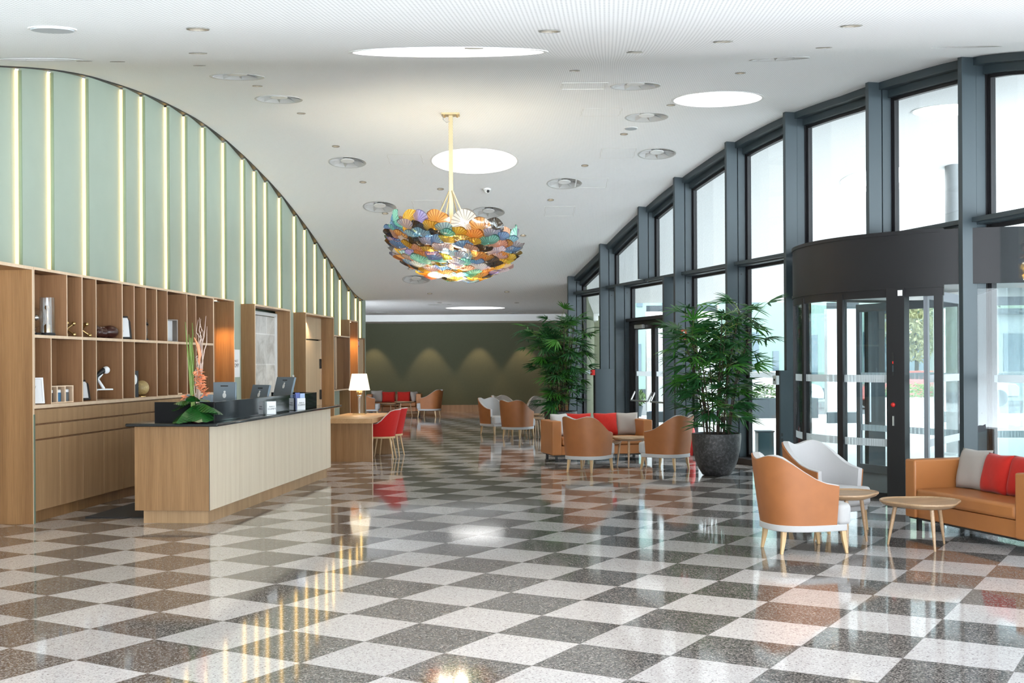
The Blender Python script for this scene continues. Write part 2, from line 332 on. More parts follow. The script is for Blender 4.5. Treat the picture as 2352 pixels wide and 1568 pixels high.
# ------------------------------------------------------------------ ceiling with real recesses
SKY=[(-.47,8.97,.73),(-.66,21.33,.775),(3.03,17.22,.64),(-1.10,35.7,.9)]
SKYO=[(6.75,18.2,.5),(7.14,22.6,.77),(9.2,13.5,.6)]
VENT=[(-3.94,9.83),(-3.46,14.90),(-3.35,17.01),(-2.97,21.36),(-2.69,24.07),(-2.33,28.75),(-.47,24.42),(1.03,22.72),(1.71,16.08),(2.15,18.60),(2.60,20.95),(3.14,13.71),(4.55,11.75),(-2.03,33.18),(-4.35,38.5),(.14,39.49)]
DOWN=[(-1.85,6.97),(-2.36,8.89),(-3.41,12.90),(-3.61,10.81),(-3.81,10.52),(-3.40,15.81),(-3.23,18.15),(-3.03,20.38),(-2.84,22.57),(-2.62,24.46),(-1.38,23.02),(.26,25.85),(.80,23.71),(1.36,21.63),(1.90,19.72),(2.41,17.66),(2.96,15.13),(1.47,8.12),(2.58,9.67),(2.12,7.30),(.24,7.16),(-.26,8.42),(.97,9.14),(.79,14.40),(-2.40,27.98),(-2.09,30.03),(-.12,29.88),(.14,32.34),(-1.97,32.15)]
SPEAK=[(-2.70,6.94,.125),(1.98,19.35,.10)]
def frame_at(X,Y,dz=0):
    n=zn(X,Y); z=zc(X,Y)+dz
    x=Vector((1,0,0)); x=(x-n*x.dot(n)).normalized(); y=n.cross(x)
    return Matrix(((x.x,y.x,n.x,X),(x.y,y.y,n.y,Y),(x.z,y.z,n.z,z),(0,0,0,1)))
def ceil_slab(name,x0,x1,y0,y1,holes,nx=24,dy=.25,th=.34):
    xs=np.linspace(x0,x1,nx); ys=np.arange(y0,y1+.001,dy); g=G(); W=len(xs); H=len(ys); vs=[]
    for top in (0,1):
        for y in ys:
            for x in xs: vs.append((x,y,zc(x,y)+(th if top else 0)))
    fs=[]
    for j in range(H-1):
        for i in range(W-1):
            a=j*W+i; q=(a,a+1,a+W+1,a+W); fs.append(q[::-1]); b=W*H; fs.append(tuple(b+k for k in q))
    for i in range(W-1):
        fs.append((i,i+1,W*H+i+1,W*H+i)); a=(H-1)*W+i; fs.append((a+1,a,W*H+a,W*H+a+1))
    for j in range(H-1):
        a=j*W; fs.append((a+W,a,W*H+a,W*H+a+W)); a=j*W+W-1; fs.append((a,a+W,W*H+a+W,W*H+a))
    g.add(vs,fs); o=part(name,g,M_CEIL,smooth=25); o['kind']='structure'
    c=G()
    for X,Y,r,d,seg in holes:
        q=G().lathe([(r,-.15),(r,d)],seg); c.join(q,frame_at(X,Y))
    co=part('cutter',c,M_WHITE)
    b=o.modifiers.new('holes','BOOLEAN'); b.operation='DIFFERENCE'; b.object=co; b.solver='EXACT'
    dg=bpy.context.evaluated_depsgraph_get(); m=bpy.data.meshes.new_from_object(o.evaluated_get(dg)); o.modifiers.clear(); old=o.data; o.data=m
    bpy.data.objects.remove(co); return o
H=[]
for X,Y,r in SKY+SKYO: H.append((X,Y,r,.22,64))
for X,Y in VENT: H.append((X,Y,.33,.16,40))
for X,Y in DOWN: H.append((X,Y,.055,.05,20))
ceil_slab('ceiling',-9,11.2,-2,33.0,[h for h in H if h[1]<32.6])
ceil_slab('ceiling',-9,3.2,33.0,44,[h for h in H if h[1]>33])
# skylights
for i,(X,Y,r) in enumerate(SKY+SKYO):
    lab=['big round glowing skylight nearest the viewer, at the top of the photo','round white skylight right behind the glass chandelier stem','oval white skylight near the window wall on the right','far round skylight above the olive back wall',
         'round skylight in the outdoor canopy above the revolving door','second outdoor canopy skylight, left of the canopy column','outdoor canopy skylight nearest the right edge'][i]
    t=thing('skylight',lab,'skylight',(0,0,0)); t.matrix_world=frame_at(X,Y)
    part('diffuser',G().lathe([(r-.002,.12),(r-.002,.14)],64),M_SKYL if i<4 else M_SKYO,t)
    part('trim_ring',G().add([(q*cos(2*pi*k/64),q*sin(2*pi*k/64),z) for q,z in ((r-.004,.11),(r-.004,-.006),(r+.03,-.006),(r+.03,.0)) for k in range(64)],
        [(j*64+k,j*64+(k+1)%64,(j+1)*64+(k+1)%64,(j+1)*64+k) for j in range(3) for k in range(64)]),M_WHITE,t)
# air vents
def vent():
    t=thing('air_vent','','vent')
    part('outer_cone',G().add([(q*cos(2*pi*k/48),q*sin(2*pi*k/48),z) for q,z in ((.345,-.001),(.34,-.008),(.315,-.004),(.19,.10),(.12,.12)) for k in range(48)],
        [(j*48+k,j*48+(k+1)%48,(j+1)*48+(k+1)%48,(j+1)*48+k) for j in range(4) for k in range(48)]),M_VENT,t,smooth=30)
    part('centre_disc',G().lathe([(.118,.02),(.125,.026),(.125,.035)],32),M_WHITE,t)
    for k in range(8):
        a=2*pi*k/8; c,s_=cos(a),sin(a); tw=.55
        p=[(.125,0,.03),(.31,0,-.003),(.29,.05,.045),(.125,.05,.09)]
        v=[(x*c-(y-.025)*s_,x*s_+(y-.025)*c,z) for x,y,z in p]; v2=[(x+s_*.004,y-c*.004,z+.003) for x,y,z in v]
        part('blade',G().add(v+v2,[(0,1,2,3),(7,6,5,4),(0,4,5,1),(1,5,6,2),(2,6,7,3),(3,7,4,0)]),M_VENT,t)
    return t
v0=vent(); placed=[]
Vs=sorted(VENT,key=lambda p:p[0]/p[1])
for i,(X,Y) in enumerate(Vs):
    lab='round white swirl air vent in the ceiling, %s from the left of all vents'%ORD[i]
    t=v0 if i==0 else dup(v0,(0,0,0),0,lab)
    t['label']=lab; t['group']='round swirl air vents in the ceiling'; t.matrix_world=frame_at(X,Y)@Matrix.Rotation(i*.9,4,'Z')
# downlights
M_RING=plain('bronze_ring',(.16,.15,.13),.4,var=0)
def downlight():
    t=thing('downlight','','ceiling light')
    part('trim_ring',G().add([(q*cos(2*pi*k/24),q*sin(2*pi*k/24),z) for q,z in ((.068,-.001),(.066,-.006),(.054,-.006),(.052,.03)) for k in range(24)],
        [(j*24+k,j*24+(k+1)%24,(j+1)*24+(k+1)%24,(j+1)*24+k) for j in range(3) for k in range(24)]),M_RING,t)
    part('lens',G().lathe([(.05,.03),(.05,.034)],24),M_DOWN,t); return t
d0=downlight()
for i,(X,Y) in enumerate(sorted(DOWN,key=lambda p:p[0]/p[1])):
    lab='small round recessed downlight in the ceiling, %s from the left'%ORD[i]
    t=d0 if i==0 else dup(d0,(0,0,0),0,lab); t['label']=lab; t['group']='small recessed downlights in the ceiling'; t.matrix_world=frame_at(X,Y)
for i,(X,Y,r) in enumerate(SPEAK):
    t=thing('ceiling_speaker',['grey round ceiling speaker cover at the top left','small grey round ceiling speaker beside the right-hand air vents'][i],'speaker'); t.matrix_world=frame_at(X,Y)
    part('cover',G().lathe([(r,-.004),(r-.006,-.012),(.001,-.014)],40),plain('speaker_grey',(.42,.45,.47),.6,var=.02),t)
    part('rim',G().lathe([(r+.012,0),(r+.012,-.006),(r,-.006),(r,0)],40,cap=False),M_WHITE,t)
t=thing('dome_camera','small white dome camera on the ceiling right of the chandelier stem','camera'); t.matrix_world=frame_at(-.47,23.04)
part('base_ring',G().lathe([(.075,0),(.075,-.03),(.06,-.035)],24),M_WHITE,t); part('dome',G().sphere((0,0,-.035),.055,20,12),M_WHITE,t,smooth=60); part('lens',G().sphere((.02,-.035,-.055),.03,12,8),M_BLACK,t,smooth=60)
for k,(X,Y) in enumerate([(-1.9,21.2),(1.55,22.7),(1.0,24.4),(1.4,18.2),(1.0,16.0),(1.9,20.9),(-1.7,24.0)]):
    g=G(); 
    for a in (-.3,.3): g.box(a-.012,-.3,-.004,a+.012,.3,0)
    for a in (-.3,.3): g.box(-.3,a-.012,-.004,.3,a+.012,0)
    o=part('ceiling_access_frame',g,M_WHITE); o.matrix_world=frame_at(X,Y); tag(o,'faint square access hatch outline in the ceiling, %s from the left'%ORD[[0,5,4,3,2,6,1][k]],'hatch','ceiling access hatches')

# ------------------------------------------------------------------ back room
o=part('wall_back',G().box(-9,42.76,0,3.4,43.0,3.5),M_OLIVE); o['kind']='structure'
o=part('trim_1',G().box(-9,40.8,3.21,3.0,42.76,3.6),M_WHITE); o['kind']='structure'
o=part('baseboard_back',G().box(-9,42.72,0,2.6,42.76,.24),M_OAK); o['kind']='structure'
o=part('wall_right',G().add([(1.55,29.0,0),(2.7,42.76,0),(3.0,42.76,0),(1.85,29.0,0),(1.55,29.0,3.7),(2.7,42.76,3.5),(3.0,42.76,3.5),(1.85,29.0,3.7)],[(0,3,2,1),(4,5,6,7),(0,1,5,4),(1,2,6,5),(2,3,7,6),(3,0,4,7)]),M_OLIVE); o['kind']='structure'

o=part('wall_far_left',G().box(-9.2,33.0,0,-9,43,3.6),M_OLIVE); o['kind']='structure'
# ------------------------------------------------------------------ left wall
wl=struct('wall_left',OL,A_L)
part('wall_backing',G().box(-.62,9.4,0,-.50,31.15,3.3).add([(-.62,9.4,3.3),(-.5,9.4,3.3),(-.5,31.15,3.3),(-.62,31.15,3.3)]+[(x,y,zc(*(RL@Vector((x,y,0))).xy)+.05) for x,y in ((-.62,31.15),(-.5,31.15))]+[(-.62,18.5,5.6),(-.5,18.5,5.6),(-.62,13,5.0),(-.5,13,5.0),(-.62,9.4,4.2),(-.5,9.4,4.2)],[(1,2,5,7,9,11),(0,3,4,6,8,10)]),M_GREEND,wl)
part('wall_near',G().box(-.62,-3,0,-.20,9.9,3.9),M_GREEN,wl)
part('wall_end',G().box(-.62,31.10,0,-.12,31.16,3.45),M_GREEN,wl)
STR=[13.07,13.82,14.75,15.88,16.55,17.46,18.21,19.06,20.06,21.11,21.82,22.51,23.47,24.58,25.42,26.29,27.22,27.91,28.72,29.69,30.51,31.04]
def low(t):   # top of the joinery under the panels
    if t<20.05: return 2.78
    return 2.35
edges=[10.0,11.1,12.2]+STR
ZLOW={}
def zbot(a,b):
    m=(a+b)/2
    if b<=20.1: return 2.79
    return 0.0
NICHE=[(10.5,12.96,2.79),(12.957,18.835,2.79),(18.84,19.885,2.79),(21.03,23.385,2.79),(24.55,27.08,2.79),(27.085,28.70,-1),(28.705,29.655,2.79),(29.655,30.49,2.40)]
def panel(a,b,z0,na,nb,th=.035,name='wall_panel'):
    g=G(); k=max(1,int((b-a)/.35)); ts=np.linspace(a,b,k+1)
    vs=[];fs=[]
    for t in ts:
        n=na+(nb-na)*(t-a)/(b-a)
        for d in (0,-th):
            p=RL@Vector((n+d,t,0)); zt=zc(p.x,p.y)+.03 if z0>=-.5 and True else 3
            vs+=[(n+d,t,z0),(n+d,t,zt)]
    for i in range(k):
        o=i*4; fs+=[(o,o+4,o+5,o+1),(o+2,o+3,o+7,o+6),(o,o+2,o+6,o+4),(o+1,o+5,o+7,o+3)]
    fs+=[(0,1,3,2),(k*4,k*4+2,k*4+3,k*4+1)]
    g.add(vs,fs); return part(name,g,M_GREEN,wl)
def bottom_of(m):
    for a,b,z in NICHE:
        if a-.001<=m<=b+.001: return z if z>=0 else 0.0
    return 0.0
# dark shadow gap between the panels and the ceiling
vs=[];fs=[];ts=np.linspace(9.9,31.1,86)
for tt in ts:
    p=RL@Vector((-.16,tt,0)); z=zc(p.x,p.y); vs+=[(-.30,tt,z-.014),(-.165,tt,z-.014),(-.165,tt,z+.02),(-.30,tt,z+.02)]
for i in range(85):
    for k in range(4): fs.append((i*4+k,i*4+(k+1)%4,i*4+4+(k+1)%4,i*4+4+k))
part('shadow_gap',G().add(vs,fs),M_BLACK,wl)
led=[]
for i in range(len(edges)-1):
    a,b=edges[i],edges[i+1]
    # split the panel where the joinery below changes
    cuts=[a]+[q for n in NICHE for q in n[:2] if a+.03<q<b-.03]+[b]; cuts=sorted(cuts)
    for c,d in zip(cuts[:-1],cuts[1:]):
        if d-c<.02: continue
        na=-.185-.075*(c-a)/(b-a); nb=-.185-.075*(d-a)/(b-a)
        panel(c,d,bottom_of((c+d)/2),na,nb)
for i,t in enumerate(STR):
    p=RL@Vector((-.2,t,0)); z1=zc(p.x,p.y)-.04
    z0=bottom_of(t-.03)+.01
    if abs(t-27.91)<.01: z0=2.43
    if abs(t-27.22)<.01: z0=.02
    if abs(t-28.72)<.01: z0=2.43
    if abs(t-20.06)<.01: z0=.02 if False else 2.3
    if i>=20: z0=2.42
    o=part('led_strip',G().box(-.262,t-.018,z0,-.222,t-.006,z1),M_LED); o.matrix_world=RL
    tag(o,'warm vertical light strip between green wall panels, %s from the left'%ORD[i],'light strip','light strips between the green wall panels')
    part('edge_profile',G().box(-.28,t-.006,z0,-.182,t+.004,z1),M_GREEND,wl)

# --- open shelving
ZT,ZM,ZW=2.82,2.06,1.30
UP={0:[13.752],1:[14.534],2:[15.70,16.09],3:[16.875],4:[18.04]}
LO={0:[13.356],1:[14.534],2:[15.70],3:[16.875,17.275],4:[18.04]}
MOD=[12.965,14.150,15.314,16.478,17.658,18.833]
names=['leftmost','second','third','fourth','rightmost']
for i in range(5):
    a,b=MOD[i],MOD[i+1]
    t=thing('shelving_unit','oak open shelving unit above the low cabinets, %s of the five'%names[i],'shelf',Lw(a),A_L,'open oak shelving units behind the desk')
    w=b-a; e=.012
    part('back_panel',G().box(-.33,0,ZW,-.315,w,ZT-.01),M_OAKDK,t)
    for y in (0,w-e): 
        s_=part('side_panel',G().box(-.315,y,ZW,-.002,y+e,ZT),M_OAKDK,t); part('edge_band',G().box(-.002,y,ZW,0,y+e,ZT),M_OAKE,s_)
    for n,z,h in (('top_board',ZT-.03,.03),('shelf_board',ZM-.017,.034)):
        s_=part(n,G().box(-.315,e,z,-.002,w-e,z+h),M_OAKDK,t); part('edge_band',G().box(-.002,e,z,.001,w-e,z+h),M_OAKE,s_)
    for lst,z0,z1 in ((UP[i],ZM+.017,ZT-.03),(LO[i],ZW,ZM-.017)):
        for y in lst:
            s_=part('divider',G().box(-.315,y-a-.008,z0,-.002,y-a+.008,z1),M_OAKDK,t); part('edge_band',G().box(-.002,y-a-.008,z0,0,y-a+.008,z1),M_OAKE,s_)
o=part('worktop',G().box(-.36,12.96,1.262,.01,18.835,1.30),M_OAKE); o.matrix_world=RL; tag(o,'long oak worktop under the open shelves','worktop')
for i in range(5):
    a,b=MOD[i],MOD[i+1]; w=b-a; h=w/2
    t=thing('base_cabinet','oak low cabinet with drawers and doors, %s under the shelves'%names[i],'cabinet',Lw(a),A_L,'oak low cabinets behind the desk')
    part('body',G().box(-.36,.003,.13,-.025,w-.003,1.262),M_OAKDK,t)
    part('plinth',G().box(-.34,.003,0,-.06,w-.003,.13),M_OAK,t)
    part('drawer',G().box(-.025,.004,1.095,0,w-.004,1.245),M_OAKF,t,bevel=.002)
    for k in range(2):
        part('drawer',G().box(-.025,k*h+.004,.925,0,(k+1)*h-.004,1.075),M_OAKF,t,bevel=.002)
        part('door',G().box(-.025,k*h+.004,.135,0,(k+1)*h-.004,.905),M_OAKF,t,bevel=.002)
# --- tall open wooden surrounds along the wall
def bay(t0,t1,z1,depth,label,name,cat,back=None,th=.035,sides=(1,1),header=None):
    t=thing(name,label,cat,Lw(t0),A_L); w=t1-t0
    for k,y in enumerate((0,w-th)):
        if sides[k]:
            s_=part('side_panel',G().box(-depth,y,0,-.002,y+th,z1),M_OAK,t); part('edge_band',G().box(-.002,y,0,.001,y+th,z1),M_OAKE,s_)
    s_=part('top_board',G().box(-depth,th,z1-th,-.002,w-th,z1),M_OAK,t); part('edge_band',G().box(-.002,th,z1-th,.001,w-th,z1),M_OAKE,s_)
    if back: part('back_panel',G().box(-depth-.015,0,0,-depth,w,z1),back,t)
    return t,w
t,w=bay(10.5,12.957,ZT,.49,'tall oak door surround at the left edge with a green edge strip','door_surround','surround')
part('header_panel',G().box(-.47,.035,2.42,-.40,w-.035,ZT-.035),M_OAKL,t); part('door_leaf',G().box(-.47,.05,0,-.42,w-.06,2.40),M_OAKL,t)
part('edge_strip',G().box(.001,w-.028,0,.012,w-.004,1.2),plain('green_glass_edge',(.16,.20,.15),.25,var=.03),t)
t,w=bay(18.842,19.884,ZT,.31,'tall narrow oak niche glowing orange beside the shelves','wall_niche','niche',M_OAK,th=.02)
part('niche_lamp',G().lathe([(.03,ZT-.04),(.03,ZT-.03)],16,cx=-.15,cy=w/2),M_DOWN,t)
t,w=bay(21.03,23.383,ZT,.30,'oak surround framing the pale stone picture panel','picture_surround','surround')
t2=thing('stone_picture','pale stone-pattern picture panel in a white frame','picture',Lw(21.07),A_L)
def stone_mat():
    m,nt,out,N,L=nodes('pale_stone'); b=N('ShaderNodeBsdfPrincipled'); setin(b,Roughness=.6); tc=N('ShaderNodeTexCoord')
    mp=N('ShaderNodeMapping'); mp.inputs['Rotation'].default_value=(0,radians(90),0); L(tc.outputs['Object'],mp.inputs['Vector'])
    sx=N('ShaderNodeSeparateXYZ'); L(tc.outputs['Object'],sx.inputs[0]); cb=N('ShaderNodeCombineXYZ'); L(sx.outputs[1],cb.inputs[0]); L(sx.outputs[2],cb.inputs[1])
    br=N('ShaderNodeTexBrick'); setin(br,Scale=1.0); br.inputs['Mortar Size'].default_value=.012; br.inputs['Brick Width'].default_value=1.1; br.inputs['Row Height'].default_value=.58
    br.inputs['Color1'].default_value=(.60,.59,.57,1); br.inputs['Color2'].default_value=(.68,.66,.62,1); br.inputs['Mortar'].default_value=(.78,.77,.76,1); L(cb.outputs[0],br.inputs['Vector'])
    n=N('ShaderNodeTexNoise'); setin(n,Scale=2.4,Detail=6,Roughness=.7,Distortion=.6); L(tc.outputs['Object'],n.inputs['Vector'])
    r=N('ShaderNodeValToRGB'); r.color_ramp.elements[0].position=.35; r.color_ramp.elements[0].color=(.7,.69,.67,1); r.color_ramp.elements[1].position=.6; r.color_ramp.elements[1].color=(1.1,1.1,1.1,1); L(n.outputs['Fac'],r.inputs[0])
    x=N('ShaderNodeMix',data_type='RGBA',blend_type='MULTIPLY'); x.inputs[0].default_value=1; L(br.outputs[0],x.inputs[6]); L(r.outputs[0],x.inputs[7]); L(x.outputs[2],b.inputs['Base Color']); L(b.outputs[0],out.inputs[0]); return m
W=2.27
part('picture',G().box(-.30,.06,.3,-.29,W-.06,2.66),stone_mat(),t2)
g=G()
for a,b,c,d in ((0,.07,.2,2.74),(W-.07,W,.2,2.74),(.07,W-.07,.2,.27),(.07,W-.07,2.67,2.74)): g.box(-.30,a,c,-.25,b,d)
part('frame',g,plain('silver_frame',(.74,.75,.75),.4,var=.02),t2,bevel=.012)
t,w=bay(24.55,27.08,ZT,.33,'oak door surround beyond the third monitor','door_surround','surround')
t2=thing('wooden_door','pale oak door with a dark vertical groove and two hinges','door',Lw(24.585),A_L); W=w-.07
part('header_panel',G().box(-.33,0,2.30,-.29,W,2.785),M_OAKL,t2)
part('frame',G().box(-.33,0,0,-.285,.22,2.29),M_OAKL,t2)
part('leaf',G().box(-.33,.42,0,-.29,W-.12,2.27),M_OAKL,t2)
part('groove',G().box(-.335,.22,0,-.30,.42,2.29),plain('groove_grey',(.12,.11,.10),.5,var=.02),t2)
part('frame',G().box(-.33,W-.12,0,-.285,W,2.29),M_OAKE,t2)
for z in (1.75,1.05): part('hinge',G().box(-.29,W-.20,z-.11,-.26,W-.10,z+.11),M_STEELD,t2,bevel=.004)
part('handle',G().box(-.29,.46,1.0,-.25,.50,1.12),M_CHROME,t2)
# low box shelf
t=thing('wall_cabinet','shallow oak wall box with dark back between the door surround and the narrow niche','shelf',Lw(27.09),A_L); w=1.61
part('back_panel',G().box(-.165,.02,1.15,-.155,w,2.38),M_OAKDK,t)
for n,z in (('top_board',2.38),('bottom_board',1.12)): 
    s_=part(n,G().box(-.165,0,z,-.002,w,z+.03),M_OAK,t); part('edge_band',G().box(-.002,0,z,0,w,z+.03),M_OAKE,s_)
part('side_panel',G().box(-.165,0,1.15,0,.03,2.38),M_STEELD,t)
part('door',G().box(-.155,.25,1.16,-.01,.285,2.37),M_OAKE,t)
part('far_panel',G().box(-.155,w-.02,1.15,-.002,w,2.38),M_OAKDK,t)
t,w=bay(28.706,29.652,ZT,.25,'tall narrow oak niche near the far end of the left wall','wall_niche','niche',M_OAK)
part('niche_lamp',G().lathe([(.03,ZT-.05),(.03,ZT-.04)],16,cx=-.1,cy=w/2),M_DOWN,t)
t=thing('wooden_door','narrow pale oak door panel at the far end of the left wall','door',Lw(29.657),A_L)
part('leaf',G().box(-.16,.02,0,-.02,.70,2.37),M_OAKL,t); part('frame',G().box(-.16,.70,0,.0,.82,2.40),M_OAK,t); part('head_board',G().box(-.16,.0,2.37,.0,.70,2.40),M_OAK,t)
o=part('notice_plate',G().box(-.02,.09,2.18,-.014,.19,2.34),M_RED); o.matrix_world=RL@Matrix.Translation((0,29.657,0)); tag(o,'small red-edged plate on the far door panel','sign')
o2=part('plate_face',G().box(-.014,.11,2.205,-.012,.17,2.315),M_PAPER,o)
# paper sign
t=thing('paper_sign','white paper sign on the green wall right of the orange niche','sign',Lw(20.55,-.20,1.76),A_L)
part('sheet',G().box(0,-.23,-.24,.003,.23,.24),M_PAPER,t)
RXT=Matrix(((0,0,1,.0035),(1,0,0,0),(0,1,0,0),(0,0,0,1)))
text('lettering','MAKE IT',.055,M_INK,t,RXT@Matrix.Translation((.03,.04,0))); text('lettering','COMFY',.095,M_INK,t,RXT@Matrix.Translation((.03,-.04,0)))
t=thing('thermostat','small white wall thermostat beside the door surround','thermostat',Lw(24.35,-.235,1.44),A_L); part('case',G().box(0,-.05,-.08,.03,.05,.08),M_WHITE,t,bevel=.008); part('display',G().box(.03,-.03,0,.032,.03,.05),M_PAPER,t)
# ------------------------------------------------------------------ facade
FY=dict(N=4.0,M=6.1,L=8.25,K=10.4,J=12.5,H=14.66,G=16.65,F=18.95,E=21.0,D=23.22,C=25.05,B=27.38,A=29.65)
def fz(x,y):
    p=RF@Vector((x,y,0)); return zc(p.x,p.y)
trim_n=[1]
def fin(y,z0,z1=None,slit=True,depth=.20):
    trim_n[0]+=1
    t=struct('trim_%d'%trim_n[0],OF,A_F); zt=z1 if z1 else fz(.1,y)+.02
    part('steel_fin',G().box(0,y,z0,depth,y+.08,zt),M_STEEL,t,bevel=.004)
    s=.018 if slit else .002
    part('mullion',G().box(depth+s,y+.005,z0,depth+s+.13,y+.075,zt),M_STEEL,t,bevel=.003)
    g=G()
    for k,(w,x) in enumerate(((.055,.02),(.07,.045),(.055,.07),(.07,.095))): g.box(depth+.14+x-.02,y+.04-w/2,z0,depth+.14+x,y+.04+w/2,zt)
    part('gasket_profile',g,M_STEELD,t)
    for z in (1.1,3.25,):
        if z>z0 and z<zt:
            part('bracket_pin',G().add(*(lambda q:(q.v,q.f))(G().lathe([(.012,-.004),(.012,.004)],10).xf(Matrix.Translation((depth+.07,y+.004,z))@Matrix.Rotation(pi/2,4,'X')))),M_BLACK,t)
    return t
for k in 'NMLKJHFEDBA': fin(FY[k],0,None,k not in 'HF')
for k in 'GC': fin(FY[k],3.45,None,True)
fin(26.42,0,3.40,True); fin(23.76,0,3.40,True)
# transom beams and head beams
trim_n[0]+=1; t=struct('trim_%d'%trim_n[0],OF,A_F)
ks=['N','M','L','K','J','H','G','F','E','D','C','B','A']
for a,b in zip(ks[:-1],ks[1:]):
    ya,yb=FY[a]+.08,FY[b]
    if a=='G' : pass
    part('transom_beam',G().box(.13,ya,3.40,.42,yb,3.455).box(.20,ya,3.375,.42,yb,3.40),M_STEEL,t)
    g=G(); n=8; vs=[];fs=[]
    for i in range(n+1):
        y=ya+(yb-ya)*i/n; z=fz(.3,y)
        for x,dz in ((.16,.03),(.16,-.10),(.30,-.10),(.30,-.20),(.46,-.20),(.46,.03)): vs.append((x,y,z+dz))
    for i in range(n):
        for k in range(6): fs.append((i*6+k,i*6+(k+1)%6,(i+1)*6+(k+1)%6,(i+1)*6+k))
    fs+=[tuple(range(6)),tuple(n*6+k for k in range(5,-1,-1))]
    part('head_beam',g.add(vs,fs),M_STEEL,t)
# windows
win_n=[0]
def window(ya,yb,z0,z1=None):
    win_n[0]+=1; t=struct('window_%d'%win_n[0],OF,A_F); n=6
    fr=.045; g=G(); p=G()
    tops=[(ya+(yb-ya)*i/n) for i in range(n+1)]
    def top(y): return (fz(.4,y)-.20) if z1 is None else z1
    vs=[];fs=[]
    for i,y in enumerate(tops):
        vs+=[(.396,y,z0),(.396,y,top(y)),(.408,y,z0),(.408,y,top(y))]
    for i in range(n):
        o=i*4; fs+=[(o,o+1,o+5,o+4),(o+2,o+6,o+7,o+3),(o,o+4,o+6,o+2),(o+1,o+3,o+7,o+5)]
    fs+=[(0,2,3,1),(n*4,n*4+1,n*4+3,n*4+2)]
    part('pane',p.add(vs,fs),M_GLASS,t)
    g.box(.37,ya,z0,.44,yb,z0+fr)
    g.prism([(.37,ya),(.44,ya),(.44,ya+fr),(.37,ya+fr)],z0,top(ya)); g.prism([(.37,yb-fr),(.44,yb-fr),(.44,yb),(.37,yb)],z0,top(yb))
    for i in range(n):
        a,b=tops[i],tops[i+1]
        g.add([(.37,a,top(a)-fr),(.44,a,top(a)-fr),(.44,b,top(b)-fr),(.37,b,top(b)-fr),(.37,a,top(a)),(.44,a,top(a)),(.44,b,top(b)),(.37,b,top(b))],[(0,3,2,1),(4,5,6,7),(0,1,5,4),(1,2,6,5),(2,3,7,6),(3,0,4,7)])
    part('window_frame',g,M_STEELD,t); return t
for a,b in zip(ks[:-1],ks[1:]): window(FY[a]+.08,FY[b],3.455)
SILL=[]
for a,b in (('N','M'),('M','L'),('L','K'),('K','J'),('J','H'),('F','E'),('E','D'),('B','A')):
    w=window(FY[a]+.08,FY[b],.10,3.375)
    part('sill',G().box(.10,FY[a]+.08,0,.46,FY[b],.10),M_STEELD,w)
    part('etched_band',G().box(.394,FY[a]+.13,1.47,.3955,FY[b]-.05,1.56),plain('plain_frost',(.6,.63,.64),.9,var=0) if False else M_FRIT,w)
window(23.84,26.42,2.66,3.375)
for a,b in ((23.30,23.76),(26.50,27.38)): window(a,b,.02,3.375)
# door drive pillars on two of the columns
for k,lab,extra in (('F','grey steel box pillar at the column left of the revolving door','F'),('B','grey steel box pillar at the column behind the far palm','B')):
    y=FY[k]; t=thing('box_pillar',lab,'pillar',tuple(Fw(y-.03,0,0)),A_F)
    part('casing',G().box(-.13,0,0,.30,.10,1.6),M_STEEL,t,bevel=.004); part('front_strip',G().box(-.15,-.005,0,-.13,.105,1.6),M_BLACK,t)
    if extra=='F':
        g=G(); 
        for z in (.42,.5,.58): g.box(-.12,-.008,z,-.09,-.004,z+.05)
        part('switch',g,M_BLACK,t)
t=thing('key_switch','small white key switch box on the steel pillar','switch',tuple(Fw(FY['F']+.02,-.15,1.45)),A_F); part('case',G().box(-.05,-.06,-.07,0,.06,.07),M_WHITE,t,bevel=.006); part('lock',G().box(-.055,-.02,-.01,-.05,.02,.02),M_BLACK,t)
t=thing('fire_alarm','small red fire alarm button box on the pillar by the far palm','alarm',tuple(Fw(FY['B']+.02,-.15,1.52)),A_F); part('case',G().box(-.07,-.06,-.06,0,.06,.06),M_RED,t,bevel=.006); part('button',G().box(-.075,-.02,-.02,-.07,.02,.02),M_PAPER,t)
# exit sign hung in an upper pane
t=thing('exit_sign','small pale green emergency exit sign in an upper window','sign',tuple(Fw(25.35,.36,3.62)),A_F)
part('plate',G().box(-.005,-.15,-.12,.005,.15,.12),plain('exit_green',(.30,.55,.42),.5,var=0),t)
g=G().box(-.007,.02,-.09,-.005,.12,.09); part('door_pictogram',g,M_PAPER,t)
g=G().sphere((-.007,-.06,.06),.022,8,6,sx=.1); g.box(-.007,-.085,-.02,-.005,-.04,.04).box(-.007,-.11,-.09,-.005,-.08,-.01).box(-.007,-.05,-.09,-.005,-.02,-.01); part('runner_pictogram',g,M_PAPER,t)
# red fire sign on the column behind the near palm
t=thing('fire_sign','small red fire equipment sign on the column behind the near palm','sign',tuple(Fw(22.6,.05,2.25)),A_F); part('plate',G().box(-.24,-.012,-.09,-.10,0,.09),M_RED,t); part('pictogram',G().box(-.20,-.014,-.05,-.14,-.012,.05),M_PAPER,t)
part('hanger',G().box(-.13,0,-.02,.03,.012,.0).box(.01,0,-.02,.03,.62,.0),M_STEELD,t)
